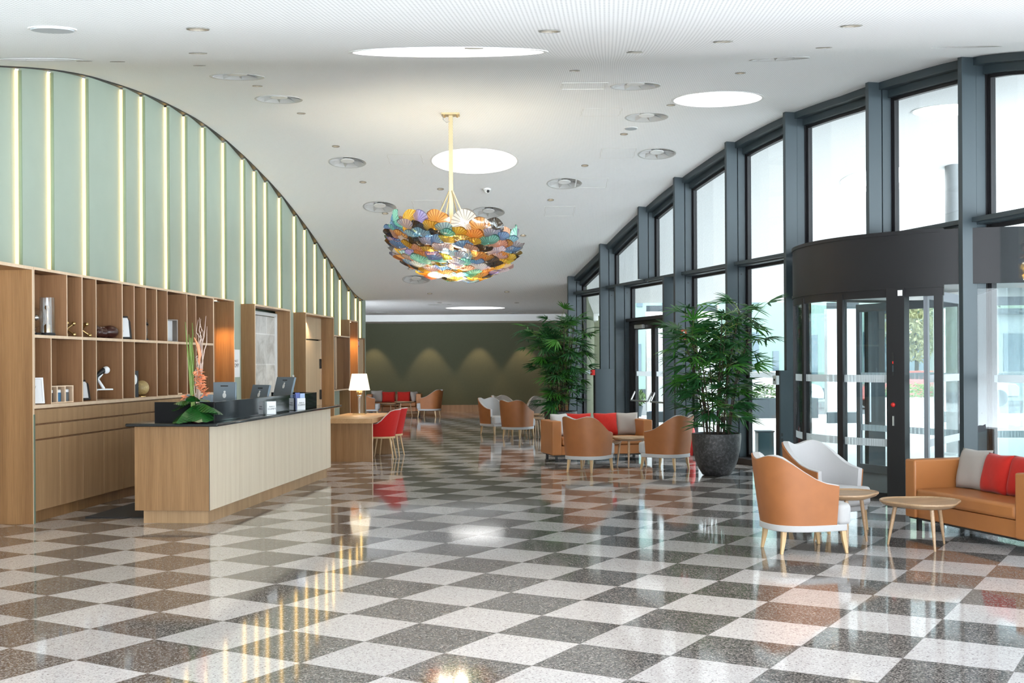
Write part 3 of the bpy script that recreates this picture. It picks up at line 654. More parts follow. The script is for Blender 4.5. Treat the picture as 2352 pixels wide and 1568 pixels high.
# fire extinguisher
t=thing('fire_extinguisher','red fire extinguisher standing by the column left of the near palm','extinguisher',tuple(Fw(22.75,.10,0)),A_F)
part('cylinder',G().lathe([(.01,0),(.075,.005),(.08,.03),(.08,.42),(.06,.50),(.025,.54),(.025,.56)],20),M_RED,t,smooth=40); part('valve',G().cbox(0,0,.58,.05,.05,.06).cbox(0,-.05,.61,.02,.12,.02),M_BLACK,t); part('hose',G().tube([(0,0,.58),(-.08,-.02,.62),(-.11,-.02,.45),(-.10,-.01,.2)],.012,8),M_BLACK,t,smooth=60)
# exit double door
d=struct('door_1',OF,A_F)
ya,yb=23.86,26.42; xm=.33
g=G().box(xm-.02,ya,0,xm+.10,ya+.10,2.66).box(xm-.02,yb-.22,0,xm+.10,yb,2.66).box(xm-.02,ya,2.52,xm+.10,yb,2.66)
part('frame',g,M_STEELD,d); part('header_cap',G().box(xm-.10,ya,2.62,xm+.12,yb,2.68),M_STEELD,d)
for (a,b) in ((ya+.10,25.10),(25.13,yb-.22)):
    s_=part('leaf',G().box(xm,a,.0,xm+.07,a+.09,2.52).box(xm,b-.09,0,xm+.07,b,2.52).box(xm,a,2.44,xm+.07,b,2.52).box(xm,a,0,xm+.07,b,.12),M_STEELD,d)
    part('pane',G().box(xm+.03,a+.09,.12,xm+.04,b-.09,2.44),M_GLASS,s_); part('etched_band',G().box(xm+.025,a+.09,1.45,xm+.028,b-.09,1.55),M_FRIT,s_)
    pb=part('push_bar',G().tube([(xm-.10,a+.07,.93),(xm-.10,b-.07,.93)],.018,8).tube([(xm,a+.06,1.12),(xm-.10,a+.07,.93)],.018,8).tube([(xm,b-.06,1.12),(xm-.10,b-.07,.93)],.018,8),M_ALU,d,smooth=40)
part('door_closer',G().box(xm-.07,25.55,2.46,xm,26.0,2.54),M_ALU,d,bevel=.008); part('closer_arm',G().box(xm-.09,25.5,2.55,xm-.06,25.9,2.57),M_STEELD,d)
# ------------------------------------------------------------------ revolving door
CX_,CY_,RR=1.55,16.6,2.4
rd=thing('revolving_door','large dark revolving door with a curved drum canopy and glass walls','revolving door',tuple(Fw(CY_,CX_,0)),A_F)
def pol(ph,r,z=0): 
    a=radians(ph); return (-r*cos(a),r*sin(a),z)
def arcwall(p0,p1,r0,r1,z0,z1,n=None):
    n=n or max(2,int(abs(p1-p0)/3)); g=G(); vs=[];fs=[]
    for i in range(n+1):
        p=p0+(p1-p0)*i/n
        for r,z in ((r0,z0),(r1,z0),(r1,z1),(r0,z1)): vs.append(pol(p,r,z))
    for i in range(n):
        for k in range(4): fs.append((i*4+k,i*4+(k+1)%4,(i+1)*4+(k+1)%4,(i+1)*4+k))
    if abs(p1-p0)<359: fs+=[(0,1,2,3),(n*4+3,n*4+2,n*4+1,n*4)]
    return g.add(vs,fs)
part('drum_canopy',arcwall(-180,180,RR-.05,RR,2.66,3.33,90),M_STEELD,rd,smooth=30)
part('drum_roof',arcwall(-180,180,.02,RR-.05,3.26,3.29,60),M_STEELD,rd)
part('drum_rim',arcwall(-46,46,RR-.06,RR+.015,3.30,3.345).join(arcwall(-46,46,RR-.06,RR+.012,2.63,2.67)),M_STEELD,rd,smooth=30)
part('canopy_soffit',arcwall(-180,180,.02,RR-.06,2.70,2.74,60),M_WHITE,rd)
for ph,r in ((-22,1.6),(10,1.7),(-60,1.3)): 
    q=pol(ph,r,2.69); part('canopy_light',G().lathe([(.10,0),(.10,.012)],24,cx=q[0],cy=q[1],cz=q[2]),M_DOWN,rd)
part('head_ring',arcwall(-46,46,RR-.07,RR-.01,2.53,2.66),M_STEELD,rd,smooth=30)
part('floor_ring',arcwall(-46,46,RR-.05,RR-.02,0,.08),M_STEELD,rd,smooth=30)
part('floor_mat',arcwall(-180,180,.05,RR-.1,.002,.012,60),plain('door_mat',(.05,.05,.052),.9,var=.1,scale=200),rd)
part('control_post',arcwall(-35,-29.5,RR-.14,RR+.03,0,2.64),M_STEELD,rd,bevel=.004)
for ph,w in ((-12,1.2),(10,.8),(27,.8),(44,1.5),(-44.5,1.2)): part('glass_post',arcwall(ph-w,ph+w,RR-.08,RR-.0,0.0,2.6,2),M_STEELD,rd)
for a,b in ((-29.5,-13.2),(-10.8,9.2),(10.8,26.2),(27.8,42.5)):
    s_=part('curved_glass',arcwall(a,b,RR-.045,RR-.035,.08,2.54),M_GLASS,rd,smooth=30)
    for z in (1.465,.66): part('etched_band',arcwall(a,b,RR-.033,RR-.032,z,z+.095),M_FRIT,s_)
for a,b in ((134,150),(152,208),(210,226)):
    part('curved_glass',arcwall(a,b,RR-.045,RR-.035,.08,2.6),M_GLASS,rd,smooth=30)
for ph in (134,151,209,226): part('glass_post',arcwall(ph-1,ph+1,RR-.08,RR,0,2.64,2),M_STEELD,rd)
part('centre_column',G().lathe([(.09,.01),(.09,2.7)],24),M_ALU,rd,smooth=40)
M_FRM=plain('wing_frame_grey',(.22,.24,.27),.4,var=.03)
for ph in (-40,80,200):
    Mx=Matrix.Rotation(-radians(ph),4,'Z')   # along -x axis
    def W(g): return g.xf(Matrix.Rotation(-radians(ph),4,'Z'))
    s_=part('wing',W(G().box(-2.25,-.025,.02,-2.17,.025,2.62).box(-.2,-.025,.02,-.1,.025,2.62).box(-2.17,-.025,2.5,-.2,.025,2.62).box(-2.17,-.025,.02,-.2,.025,.14)),M_FRM,rd)
    part('wing_glass',W(G().box(-2.17,-.005,.14,-.2,.005,2.5)),M_GLASS,s_)
    for z in (1.465,.66): part('etched_band',W(G().box(-2.17,-.0075,z,-.2,-.006,z+.095)),M_FRIT,s_)
    part('push_handle',W(G().tube([(-1.9,-.07,.8),(-1.9,-.07,1.5)],.018,8)),M_ALU,s_,smooth=40)
part('side_panel',arcwall(86,93.5,RR-.12,RR-.02,.02,2.62),M_STEEL,rd)
for a,b in ((50,86),(94,132),(228,310)): part('curved_glass',arcwall(a,b,RR-.045,RR-.035,.08,2.6),M_GLASS,rd,smooth=30)
# controls on the post
def onpost(name,ph,z0,z1,w,mat,d=.008,b=0): return part(name,arcwall(ph-w,ph+w,RR+.028,RR+.03+d,z0,z1,2),mat,rd,bevel=b)
onpost('display_panel',-31.6,1.55,1.84,.28,M_BLACK); onpost('keypad',-31.6,1.60,1.68,.2,M_STEEL,.012); onpost('indicator',-31.6,1.70,1.73,.18,M_RED,.012)
onpost('push_plate',-31.6,.93,1.05,.26,M_ALU,.01)
q=pol(-31.6,RR+.04,1.19); part('stop_button',G().sphere(q,.028,14,10),M_RED,rd,smooth=60)
onpost('notice_sticker',-33.8,2.54,2.61,.7,M_PAPER,.003)
# ------------------------------------------------------------------ outdoors
M_PAVE=mottled('pale_pavement',[(.3,(.70,.70,.69)),(.6,(.76,.76,.75)),(.8,(.80,.80,.79))],4,.8,0)
o=part('pavement',G().prism([(10.7,-3),(45,-3),(45,39),(3.2,39),(3.2,28.9),(1.9,28.9)],-.12,-.012),M_PAVE); o['kind']='structure'
o=part('road',G().box(-5,39,-.14,70,52,-.03),plain('asphalt',(.16,.165,.17),.85,var=.08,scale=30)); o['kind']='structure'
o=part('far_ground',G().box(-40,52,-.14,120,140,-.02),plain('far_ground',(.34,.36,.32),.9,var=.1,scale=.4)); o['kind']='structure'
t=thing('canopy_column','round grey concrete column under the outdoor canopy','column',(8.2,21.8,-.012)); part('shaft',G().lathe([(.15,0),(.15,zc(8.2,21.8)+.03)],32),plain('concrete_grey',(.22,.23,.24),.7,var=.12,scale=3),t,smooth=40); part('collar',G().lathe([(.19,0),(.19,.04),(.155,.06)],32,cap=False),M_ALU,t)
for i,(x0,x1,y,lab) in enumerate(((3.95,4.75,34.5,'white perforated metal screen outside the glass exit door'),(8.95,9.86,33.4,'white perforated screen behind the left half of the revolving door'),(12.15,12.42,33.6,'narrow white perforated screen right of the planter outside'),(5.05,6.05,34.6,'white perforated screen outside behind the near palm'))):
    t=thing('perforated_screen',lab,'screen',(x0,y,-.012),0,'white perforated screens under the canopy edge'); w=x1-x0
    part('sheet',G().box(0,0,.32,w,.012,3.25),M_PERF,t); part('base',G().box(0,0,0,w,.10,.30),M_STEEL,t); part('top_rail',G().box(0,-.01,3.25,w,.05,3.42),M_STEEL,t)
    part('lining',G().box(0,.28,.32,w,.30,3.25),M_WHITE,t)
# mint building
M_MINT=plain('mint_render',(.23,.335,.30),.7,var=.04,scale=.6); M_WIN=plain('dark_window',(.05,.10,.13),.1,var=0,spec=.8)
t=thing('office_building','pale mint building with narrow slit windows across the street','building',(3.5,56,-.02))
part('wall',G().box(0,0,0,14,8,13),M_MINT,t); part('plinth',G().box(-.02,-.06,0,14.02,0,.5),M_STEEL,t)
random.seed(3)
for lv in range(3):
    for k in range(13):
        x=.45+k*1.05+random.uniform(-.2,.2); h=random.choice((1.3,1.9,1.9)); z=.9+lv*3.3+random.uniform(0,.5)
        part('window',G().box(x,-.05,z,x+.28,.02,z+h),M_WIN,t)
t=thing('grey_building','grey low building with a flat roof beyond the street, right','building',(18.5,62,-.02)); part('wall',G().box(0,0,0,14,6,4.2),plain('grey_render',(.40,.42,.42),.8,var=.04),t); part('roof',G().box(-.3,-.4,4.2,14.3,6.2,4.5),M_STEEL,t); 
for k in range(4): part('window',G().box(1+k*3.2,-.04,1.2,3.2+k*3.2,.02,3.2),M_WIN,t)
g=G(); n=30; vs=[]; 
for j in range(8):
    for i in range(n+1):
        x=-30+i*5; y=85+j*6; vs.append((x,y,-.1+j*3.2+(1.6*sin(i*.9)+1.2*sin(i*2.3))*j/7))
o=part('hillside',g.add(vs,[(j*(n+1)+i,j*(n+1)+i+1,(j+1)*(n+1)+i+1,(j+1)*(n+1)+i) for j in range(7) for i in range(n)]),plain('hill_green',(.20,.25,.17),.95,var=.35,scale=.25),smooth=80); o['kind']='structure'
def leafball(r,n,s,seed):
    rnd=random.Random(seed); g=G()
    for _ in range(n):
        u=Vector((rnd.gauss(0,1),rnd.gauss(0,1),rnd.gauss(0,1))).normalized()*r*(rnd.random()**.33)
        e=Euler((rnd.uniform(0,6),rnd.uniform(0,6),rnd.uniform(0,6))).to_matrix()
        g.add([u+e@Vector(p) for p in ((-s,0,0),(0,-s*.5,0),(s,0,0),(0,s*.5,0))],[(0,1,2,3)])
    return g
M_TREE=plain('tree_leaf',(.10,.17,.06),.8,var=.4,scale=1.5); M_TREEB=plain('spring_leaf',(.34,.33,.17),.8,var=.2,scale=2)
for i,(x,y,h,r,m,lab) in enumerate(((18.4,53.6,3.2,1.5,M_TREEB,'pale yellowish young tree seen through the revolving door'),(21.3,57,4.5,2.2,M_TREE,'dark green bushy tree right of the yellowish tree outside'),(27,74,6,3,M_TREE,'tall green tree far right outside behind the grey building'))):
    t=thing('tree',lab,'tree',(x,y,-.02)); part('trunk',G().tube([(0,0,0),(.05,0,h*.5),(0,.05,h)],[.12,.09,.04],8),M_CANE,t); q=leafball(r,2200,.11,i+5); part('crown',q.xf(Matrix.Translation((0,0,h))),m,t)
def car(loc,rz,col,lab):
    t=thing('car',lab,'car',loc,rz); m=plain('car_paint',col,.25,var=0,spec=.6,coat=.6)
    prof=[(-2.1,.35),(-2.1,.75),(-1.95,.88),(-1.1,.95),(-.55,1.4),(.9,1.42),(1.55,.98),(2.0,.85),(2.12,.6),(2.12,.35)]
    g=G(); n=len(prof); vs=[(x,-.85 if z<1 else -.66,z) for x,z in prof]+[(x,.85 if z<1 else .66,z) for x,z in prof]
    g.add(vs,[tuple(range(n)),tuple(range(2*n-1,n-1,-1))]+[(i,n+i,n+(i+1)%n,(i+1)%n) for i in range(n)]); part('body',g,m,t,bevel=.06,seg=3)
    part('side_windows',G().add([(-.95,s*.83,.98) for s in (-1,1)]+[(-.52,s*.70,1.34) for s in (-1,1)]+[(.85,s*.70,1.36) for s in (-1,1)]+[(1.35,s*.83,1.0) for s in (-1,1)],[(0,2,4,6),(1,7,5,3),(0,1,3,2),(2,3,5,4),(4,5,7,6),(6,7,1,0)]),M_WIN,t)
    for x in (-1.3,1.3):
        for y in (-.8,.8): part('wheel',G().lathe([(.32,-.1),(.32,.1)],20).xf(Matrix.Translation((x,y,.32))@Matrix.Rotation(pi/2,4,'X')),M_BLACK,t)
    return t
car((14.9,44,-.03),0,(.45,.06,.04),'red car parked on the street outside'); car((17.6,46.5,-.03),pi,(.5,.52,.54),'silver car parked behind the red car outside'); car((9.6,45,-.03),0,(.55,.57,.6),'pale car on the street seen beyond the near palm')
for i,(x,y,w,lab) in enumerate(((12.0,36.3,2.2,'white planter box with a green hedge outside the revolving door'),(6.9,36.5,2.6,'grey planter box with low shrubs outside between screens'))):
    t=thing('planter_box',lab,'planter',(x-.6 if i==0 else x,y,-.012)); part('box',G().box(0,0,0,w,.7,.62),M_WHITE if i==0 else M_STEEL,t,bevel=.01)
    g=leafball(1,900,.08,i+9); g.v=[(w/2+p[0]*w*.46,.35+p[1]*.3,.78+p[2]*.3) for p in g.v]; part('hedge',g,M_TREE if i else plain('hedge_leaf',(.13,.24,.06),.8,var=.3,scale=3),t)
t=thing('banner_sign','dark blue standing sign outside the exit door','sign',(4.28,36.6,-.012)); part('board',G().add([(-.02,0,.05),(.28,0,.05),(.28,.04,.05),(-.02,.04,.05),(-.10,0,1.32),(.28,0,1.32),(.28,.04,1.32),(-.10,.04,1.32)],[(0,3,2,1),(4,5,6,7),(0,1,5,4),(1,2,6,5),(2,3,7,6),(3,0,4,7)]),M_BLUE,t)
part('foot',G().box(-.05,-.15,0,.3,.2,.05),M_STEEL,t); text('lettering','DB',.2,M_PAPER,t,Matrix.Translation((.12,-.002,.86))@Matrix.Rotation(pi/2,4,'X')); 
t=thing('potted_shrub','small potted shrub outside the exit door left of the blue sign','plant',(4.05,38.2,-.012)); part('pot',G().lathe([(.14,0),(.20,.35)],20),M_STEEL,t); part('foliage',leafball(.3,160,.08,4).xf(Matrix.Translation((0,0,.6))),M_TREE,t)
t=thing('light_cube','small dark glass bollard box outside by the near palm window','bollard',(4.5,21.0,-.012)) ; part('body',G().box(-.14,-.14,0,.14,.14,.5),plain('bollard_teal',(.05,.09,.10),.1,var=.05,spec=.8),t,bevel=.01); part('cap',G().box(-.15,-.15,.5,.15,.15,.52),M_STEEL,t)
# ------------------------------------------------------------------ reception desk
A_D=-atan2(.0905,1)
DK=Matrix.Translation((-3.30,12.80,0))@Matrix.Rotation(A_D,4,'Z')
def Dw(x,y,z=0): return tuple(DK@Vector((x,y,z)))
t=thing('reception_desk','long oak reception desk with a black granite counter top','desk',Dw(0,0),A_D)
part('end_panel',G().box(-.84,0,.145,-.004,.03,1.062),M_OAK,t); part('front_panel',G().box(-.03,.004,.145,0,5.42,1.062),M_OAKGLARE,t)
part('far_panel',G().box(-.84,5.39,.145,-.03,5.42,1.062),M_OAK,t); part('rear_panel',G().box(-.84,.03,.145,-.81,5.39,.80),M_OAK,t)
part('plinth',G().box(-.77,.07,0,-.04,5.33,.145),M_OAKF,t); part('corner_trim',G().box(-.004,-.001,.145,.001,.004,1.06),M_BLACK,t)  # plinth in darker oak than the front, its shade put into the colour
part('shadow_gap',G().box(-.82,.02,1.058,-.015,5.40,1.068),M_BLACK,t)
part('counter_top',G().box(-.88,-.16,1.068,.15,5.55,1.103),M_GRAN,t,bevel=.014,seg=3)
part('end_upstand',G().box(-.66,.12,1.103,.01,.149,1.325),M_BLKP,t)
part('upstand',G().box(-.02,.15,1.103,.01,4.55,1.325),M_GRAN,t,bevel=.003)
part('upstand',G().box(-.66,4.50,1.103,-.02,4.53,1.325),M_BLKP,t)
part('work_surface',G().box(-.80,.16,.74,-.03,5.38,.77),M_OAK,t)
# monitors
def monitor(loc,rz,w,h,lab,tilt=.12,badge=True):
    t=thing('computer_monitor',lab,'monitor',loc,rz); Mx=Matrix.Translation((0,0,.12))@Matrix.Rotation(tilt,4,'X')
    s_=part('housing',G().box(-w/2,-.015,0,w/2,.02,h).xf(Mx),M_SILV,t,bevel=.004)
    part('screen',G().box(-w/2+.01,.02,.01,w/2-.01,.022,h-.01).xf(Mx),M_BLACK,t)
    part('vent_slot',G().box(-.05,-.017,h-.055,.05,-.015,h-.042).xf(Mx),M_BLACK,t)
    if badge:
        g=G(); g.lathe([(.001,-.001),(.024,-.001),(.024,.001),(.001,.001)],20).xf(Matrix.Scale(1.35,4,(0,1,0)))
        g2=G().lathe([(.001,-.001),(.014,-.001),(.014,.001),(.001,.001)],14,cx=.004,cy=.044); g.join(g2)
        part('white_emblem',g.xf(Mx@Matrix.Translation((0,-.0165,h*.5))@Matrix.Rotation(pi/2,4,'X')),M_PAPER,t)
    part('stand',G().box(-.02,.02,-.11,.02,.05,.1).box(-.1,-.07,-.12,.1,.14,-.108),M_ALU,t,bevel=.003); return t
monitor(Dw(-.42,1.75,1.07),-.22+0,.30,.33,'first grey monitor, its back with a white emblem square to the viewer',.0)
monitor(Dw(-.40,3.0,1.07),-.7,.36,.28,'second grey monitor, turned sideways in the middle of the desk',-.28)
monitor(Dw(-.42,4.25,1.16),-.7,.40,.28,'third grey monitor near the far end of the desk',-.28)
monitor(Dw(-.55,1.2,1.02),-.1,.34,.24,'low grey screen partly hidden behind the flowers',.0,False)
for o in list(SC.objects):
    pass
# leaflet holders
def holder(x,y,lab,fullw,blue):
    t=thing('leaflet_holder',lab,'leaflet holder',Dw(x,y,1.1035),A_D-.75)
    part('clear_stand',G().box(-.004,-.075,0,.004,.075,.17).box(-.05,-.075,0,.004,.075,.006),M_GLASSC,t)
    part('card',G().box(.005,-.06,.004,.008,.07,.165),M_PAPER,t)
    Mx=Matrix(((0,0,1,.009),(1,0,0,0),(0,1,0,0),(0,0,0,1)))
    text('lettering','MAKE IT',.022,M_INK,t,Mx@Matrix.Translation((.01,.10,0))); text('lettering','COMFY',.034,M_INK,t,Mx@Matrix.Translation((.01,.07,0)))
    if blue:
        part('leaflet',G().box(-.03,-.07,.006,-.022,0,.24),M_BLUEL,t); part('leaflet',G().box(-.02,0,.006,-.012,.075,.23),M_BLUEL2,t)
M_BLUEL=plain('leaflet_blue',(.10,.13,.38),.5,var=0); M_BLUEL2=plain('leaflet_pale_blue',(.38,.5,.72),.5,var=0)
holder(.07,2.05,'clear stand with a white card on the desk, the nearer one',1,False)
holder(.07,3.45,'clear stand with white card and blue leaflets, the farther one',1,True)
t=thing('standing_mat','black anti-fatigue mat on the floor behind the desk','mat',Dw(-1.12,.75,.001),A_D); part('pad',G().box(-.5,-.3,0,.34,3.6,.012),plain('mat_black',(.022,.022,.024),.85,var=.1,scale=100),t,bevel=.004)
# flowers
def tubepts(a,b,n,amp,rnd):
    a,b=Vector(a),Vector(b); o=Vector((rnd.uniform(-1,1),rnd.uniform(-1,1),0))*amp; ph=rnd.uniform(0,6)
    return [a.lerp(b,i/n)+o*sin(i/n*pi*rnd.choice((1,2))*1.0)+Vector((sin(ph+i*.9),cos(ph+i),0))*amp*.15 for i in range(n+1)]
t=thing('flower_arrangement','tall tropical flower arrangement on the near end of the desk','flowers',Dw(-.16,.045,1.1035),0)
part('vase',G().lathe([(.045,0),(.05,.005),(.068,.11),(.07,.125),(.06,.125),(.05,.02)],24,cap=True),M_VASE,t,smooth=40)
rnd=random.Random(4)
def monstera(L,Wd):
    g=G(); n=9; vs=[];fs=[]
    def add(side):
        for i in range(n):
            u0,u1=i/n,(i+.72)/n
            w0=Wd*sin(pi*min(1,(u0*.85+.12)))**.7; w1=Wd*sin(pi*min(1,(u1*.85+.12)))**.7
            z=lambda x,u:-.5*(x*x)/Wd-.35*(u*L)**2/L*.9
            p=[(0,u0*L),(0,(i+1)/n*L),(side*w1*.95,u1*L+.03*L),(side*w0,u0*L+.02*L)]
            g.add([(x,y,z(x,y/L)) for x,y in p],[(0,1,2,3)])
    add(1); add(-1); return g
for k,(az,tilt,L,Wd,z) in enumerate(((-1.1,-.25,.31,.16,.22),(-2.1,-.3,.31,.16,.22),(.25,-.15,.27,.14,.24),(2.7,.0,.28,.14,.25),(-.4,-.1,.26,.13,.25),(-2.9,.15,.2,.1,.27),(1.4,.3,.2,.1,.27),(-1.6,.75,.15,.08,.26))):
    g=monstera(L,Wd); part('monstera_leaf',g.xf(Matrix.Translation((.03*cos(az),.03*sin(az),z-.03))@Matrix.Rotation(az-pi/2,4,'Z')@Matrix.Rotation(tilt,4,'X')),M_MONST,t,smooth=60)
g=G()
for k in range(7): g.tube(tubepts((rnd.uniform(-.02,.02)-.03,rnd.uniform(-.02,.02),.1),(-.07+rnd.uniform(-.05,.03),rnd.uniform(-.03,.03),.85+rnd.uniform(0,.25)),8,.008,rnd),[.009]*6+[.007,.006,.003],6)
part('reeds',g,M_STEM,t,smooth=60)
g=G()
for k in range(8): g.tube(tubepts((.02,0,.15),(.06+rnd.uniform(-.05,.08),rnd.uniform(-.05,.05),.95+rnd.uniform(0,.22)),14,rnd.uniform(.02,.06),rnd),[.006]*12+[.004,.003,.002],6)
part('curly_twigs',g,M_TWIG,t,smooth=60)
def orchid(c,s):
    g=G()
    for k in range(6):
        a=k*pi/3+rnd.random(); e=Matrix.Translation(c)@Euler((rnd.uniform(-.7,.7),rnd.uniform(-.7,.7),a)).to_matrix().to_4x4()
        g.add([e@Vector(p) for p in ((0,0,0),(s*.5,-s*.22,s*.15),(s,0,s*.05),(s*.5,s*.22,s*.15))],[(0,1,2,3)])
    return g
for k in range(15):
    u=k/14; part('orchid_bloom',orchid((.045+.05*(1-u)+rnd.uniform(-.03,.03),rnd.uniform(-.05,.03)-.02,.30+.26*u),.07),M_CORAL,t)
for k in range(4): part('orchid_bloom',orchid((-.10+rnd.uniform(-.03,.06),-.05+rnd.uniform(-.04,.04),.29+rnd.uniform(-.03,.03)),.055),M_CORAL,t)
part('bird_of_paradise',G().tube([(.03,0,.62),(.045,-.01,.74),(.03,-.02,.84),(-.01,-.03,.93)],[.006,.02,.018,.003],8),M_CORAL,t,smooth=60)
# ------------------------------------------------------------------ armchairs
def plan(n=28,a=.40,b=.365,x1=.27,e=2.7):
    # from back centre (s=0) to arm front (s=1), y>0 side
    pts=[]
    for i in range(n):
        u=i/(n-1)
        if u<.62:
            q=u/.62*pi/2; x=-a*abs(cos(q))**(2/e); y=b*abs(sin(q))**(2/e)
        else:
            x=(u-.62)/.38*x1; y=b-.012*((u-.62)/.38)
        pts.append((x,y))
    # even arc length
    P=np.array(pts); d=np.r_[0,np.cumsum(np.hypot(*np.diff(P,axis=0).T))]; s=np.linspace(0,d[-1],n)
    return [(float(np.interp(q,d,P[:,0])),float(np.interp(q,d,P[:,1]))) for q in s]
def shell(hfun,zb,o0,o1,dz,P,flare,lean,x0=0):
    n=len(P); full=[(x,-y) for x,y in P[::-1]]+[p for p in P[1:]]; N_=len(full); S=[abs(i-(n-1))/(n-1) for i in range(N_)]
    A=np.array(full); T=np.gradient(A,axis=0); T/=np.linalg.norm(T,axis=1)[:,None]; Nn=np.stack([-T[:,1],T[:,0]],1)  # inward
    if Nn[n-1][0]<0: Nn=-Nn
    m=7; vs=[];fs=[]
    for side in (o0,o1):
        for i in range(N_):
            for k in range(m):
                z=zb+(hfun(S[i])+dz-zb)*k/(m-1); u=(z-zb)/.6
                f=1-flare*(1-u)**1.3; p=A[i]*f+Nn[i]*side; 
                vs.append((p[0]-lean*u*max(0,1-S[i]*1.6)+x0,p[1],z))
    B=N_*m
    for i in range(N_-1):
        for k in range(m-1):
            q=(i*m+k,(i+1)*m+k,(i+1)*m+k+1,i*m+k+1); fs.append(q); fs.append(tuple(B+j for j in q[::-1]))
        fs.append((i*m+m-1,(i+1)*m+m-1,B+(i+1)*m+m-1,B+i*m+m-1)); fs.append((i*m,B+i*m,B+(i+1)*m,(i+1)*m))
    for i in (0,N_-1): fs+=[(i*m+k,i*m+k+1,B+i*m+k+1,B+i*m+k) for k in range(m-1)]
    return G().add(vs,fs),full
def hchair(s): return float(np.interp(s,[0,.06,.14,.22,.30,.38,.48,.60,.72,.84,1],[.842,.848,.868,.884,.882,.862,.81,.735,.675,.637,.612]))
def leg(x,y,z,dx,dy,a=.034,b=.018):
    g=G(); vs=[]
    for zz,r,ox,oy in ((z,a/2,0,0),(z*.55,a*.42,dx*.35,dy*.35),(0,b/2,dx,dy)):
        vs+=[(x+ox-r,y+oy-r,zz),(x+ox+r,y+oy-r,zz),(x+ox+r,y+oy+r,zz),(x+ox-r,y+oy+r,zz)]
    fs=[(0,1,2,3),(11,10,9,8)]+[(j*4+k,j*4+(k+1)%4,j*4+4+(k+1)%4,j*4+4+k) for j in range(2) for k in range(4)]
    return g.add(vs,fs)
def armchair():
    t=thing('armchair','','armchair'); P=plan(x1=.215)
    g,full=shell(hchair,.262,0,.016,0,P,.10,.055); part('leather_shell',g,M_LEATHER,t,smooth=50)
    g,_=shell(hchair,.25,.0165,.07,.009,P,.10,.055); part('inner_upholstery',g,M_GREYF,t,smooth=60)
    base=[(x*.91,y*.91) for x,y in full]+[(.30,.30),(.335,.2),(.34,0),(.335,-.2),(.30,-.30)]
    part('base_band',G().prism(base,.205,.265),M_GREYF,t,smooth=40,bevel=.008)
    seat=[(-.29,-.2),(-.29,.2),(-.2,.265),(.19,.275),(.235,.325),(.33,.315),(.375,.2),(.385,0),(.375,-.2),(.33,-.315),(.235,-.325),(.19,-.275),(-.2,-.265)]
    part('seat_cushion',G().prism(seat[::-1],.262,.445),M_GREYF,t,bevel=.035,seg=4,smooth=50)
    for x,y,dx,dy in ((.275,.265,.03,.015),(.275,-.265,.03,-.015),(-.265,.20,-.03,.015),(-.265,-.20,-.03,-.015)): part('leg',leg(x,y,.207,dx,dy,.045,.024),M_LEG,t,bevel=.003)
    return t
ach=armchair()
CH=[(2.66,10.84,.20,'tan leather armchair in front, its back to the viewer, lower right','armchairs around the near right tables'),
 (3.24,12.20,-1.0,'armchair showing pale grey inside in front of the revolving door','armchairs around the near right tables'),
 (1.21,18.83,1.02,'tan armchair with its back to the viewer in front of the middle sofa','armchairs around the middle tables'),
 (2.50,19.12,2.45,'tan armchair seen from the side beside the big bronze pot','armchairs around the middle tables'),
 (.11,27.45,1.10,'tan armchair with its back to the viewer in the group left of the far palm','armchairs left of the far palm'),
 (-.42,28.95,-.85,'armchair showing pale inside and one tan arm, left of the far palm','armchairs left of the far palm'),
 (.70,30.0,-1.85,'armchair with pale inside facing the viewer beneath the far palm','armchairs left of the far palm'),
 (-.12,31.0,-.75,'tan armchair half hidden behind the others left of the far palm','armchairs left of the far palm'),
 (-2.72,38.75,2.85,'tan armchair in profile at the far end by the olive wall','armchairs by the olive back wall'),
 (-4.72,38.6,.15,'tan armchair behind the table lamp at the far end','armchairs by the olive back wall')]
for i,(x,y,rz,lab,gr) in enumerate(CH):
    if i==0: ach.location=(x,y,0); ach.rotation_euler=(0,0,rz); ach['label']=lab; ach['group']=gr
    else: dup(ach,(x,y,0),rz,lab,gr)
# ------------------------------------------------------------------ sofas: local +x is the front, y along
def sofa():
    t=thing('sofa','','sofa'); W=.92; d0,d1=-.42,.40
    for s_ in (-1,1):
        y0,y1=sorted((s_*W,s_*(W-.17))); part('arm',G().box(d0,y0,.125,d1,y1,.72),M_LEATHER2,t,bevel=.018,seg=3)
    part('back',G().box(d0,-(W-.17),.125,d0+.17,W-.17,.72),M_LEATHER2,t,bevel=.018,seg=3)
    part('seat_base',G().box(d0+.17,-(W-.175),.125,d1-.03,W-.175,.285),M_LEATHER2,t,bevel=.008)
    part('seat_cushion',G().box(d0+.17,-(W-.18),.29,d1-.005,W-.18,.43),M_LEATHER2,t,bevel=.035,seg=4)
    part('underframe',G().box(d0+.03,-(W-.03),.11,d1-.03,W-.03,.125),M_BLACK,t)
    for x in (d0+.08,d1-.10):
        for y in (-(W-.1),W-.1): part('leg',G().cbox(x,y,.055,.04,.04,.11),M_BLACK,t)
    return t
sf=sofa()
SO=[((4.70,11.42),A_F+pi,'tan leather sofa at the right edge in front of the window'),((1.50,21.05),-1.345,'tan leather sofa in the middle group by the glass exit door'),((-4.02,40.3),-1.55,'far tan sofa with red cushions along the olive wall')]
for i,((x,y),rz,lab) in enumerate(SO):
    if i==0: sf.location=(x,y,0); sf.rotation_euler=(0,0,rz); sf['label']=lab; sf['group']='tan leather sofas'
    else: dup(sf,(x,y,0),rz,lab,'tan leather sofas')
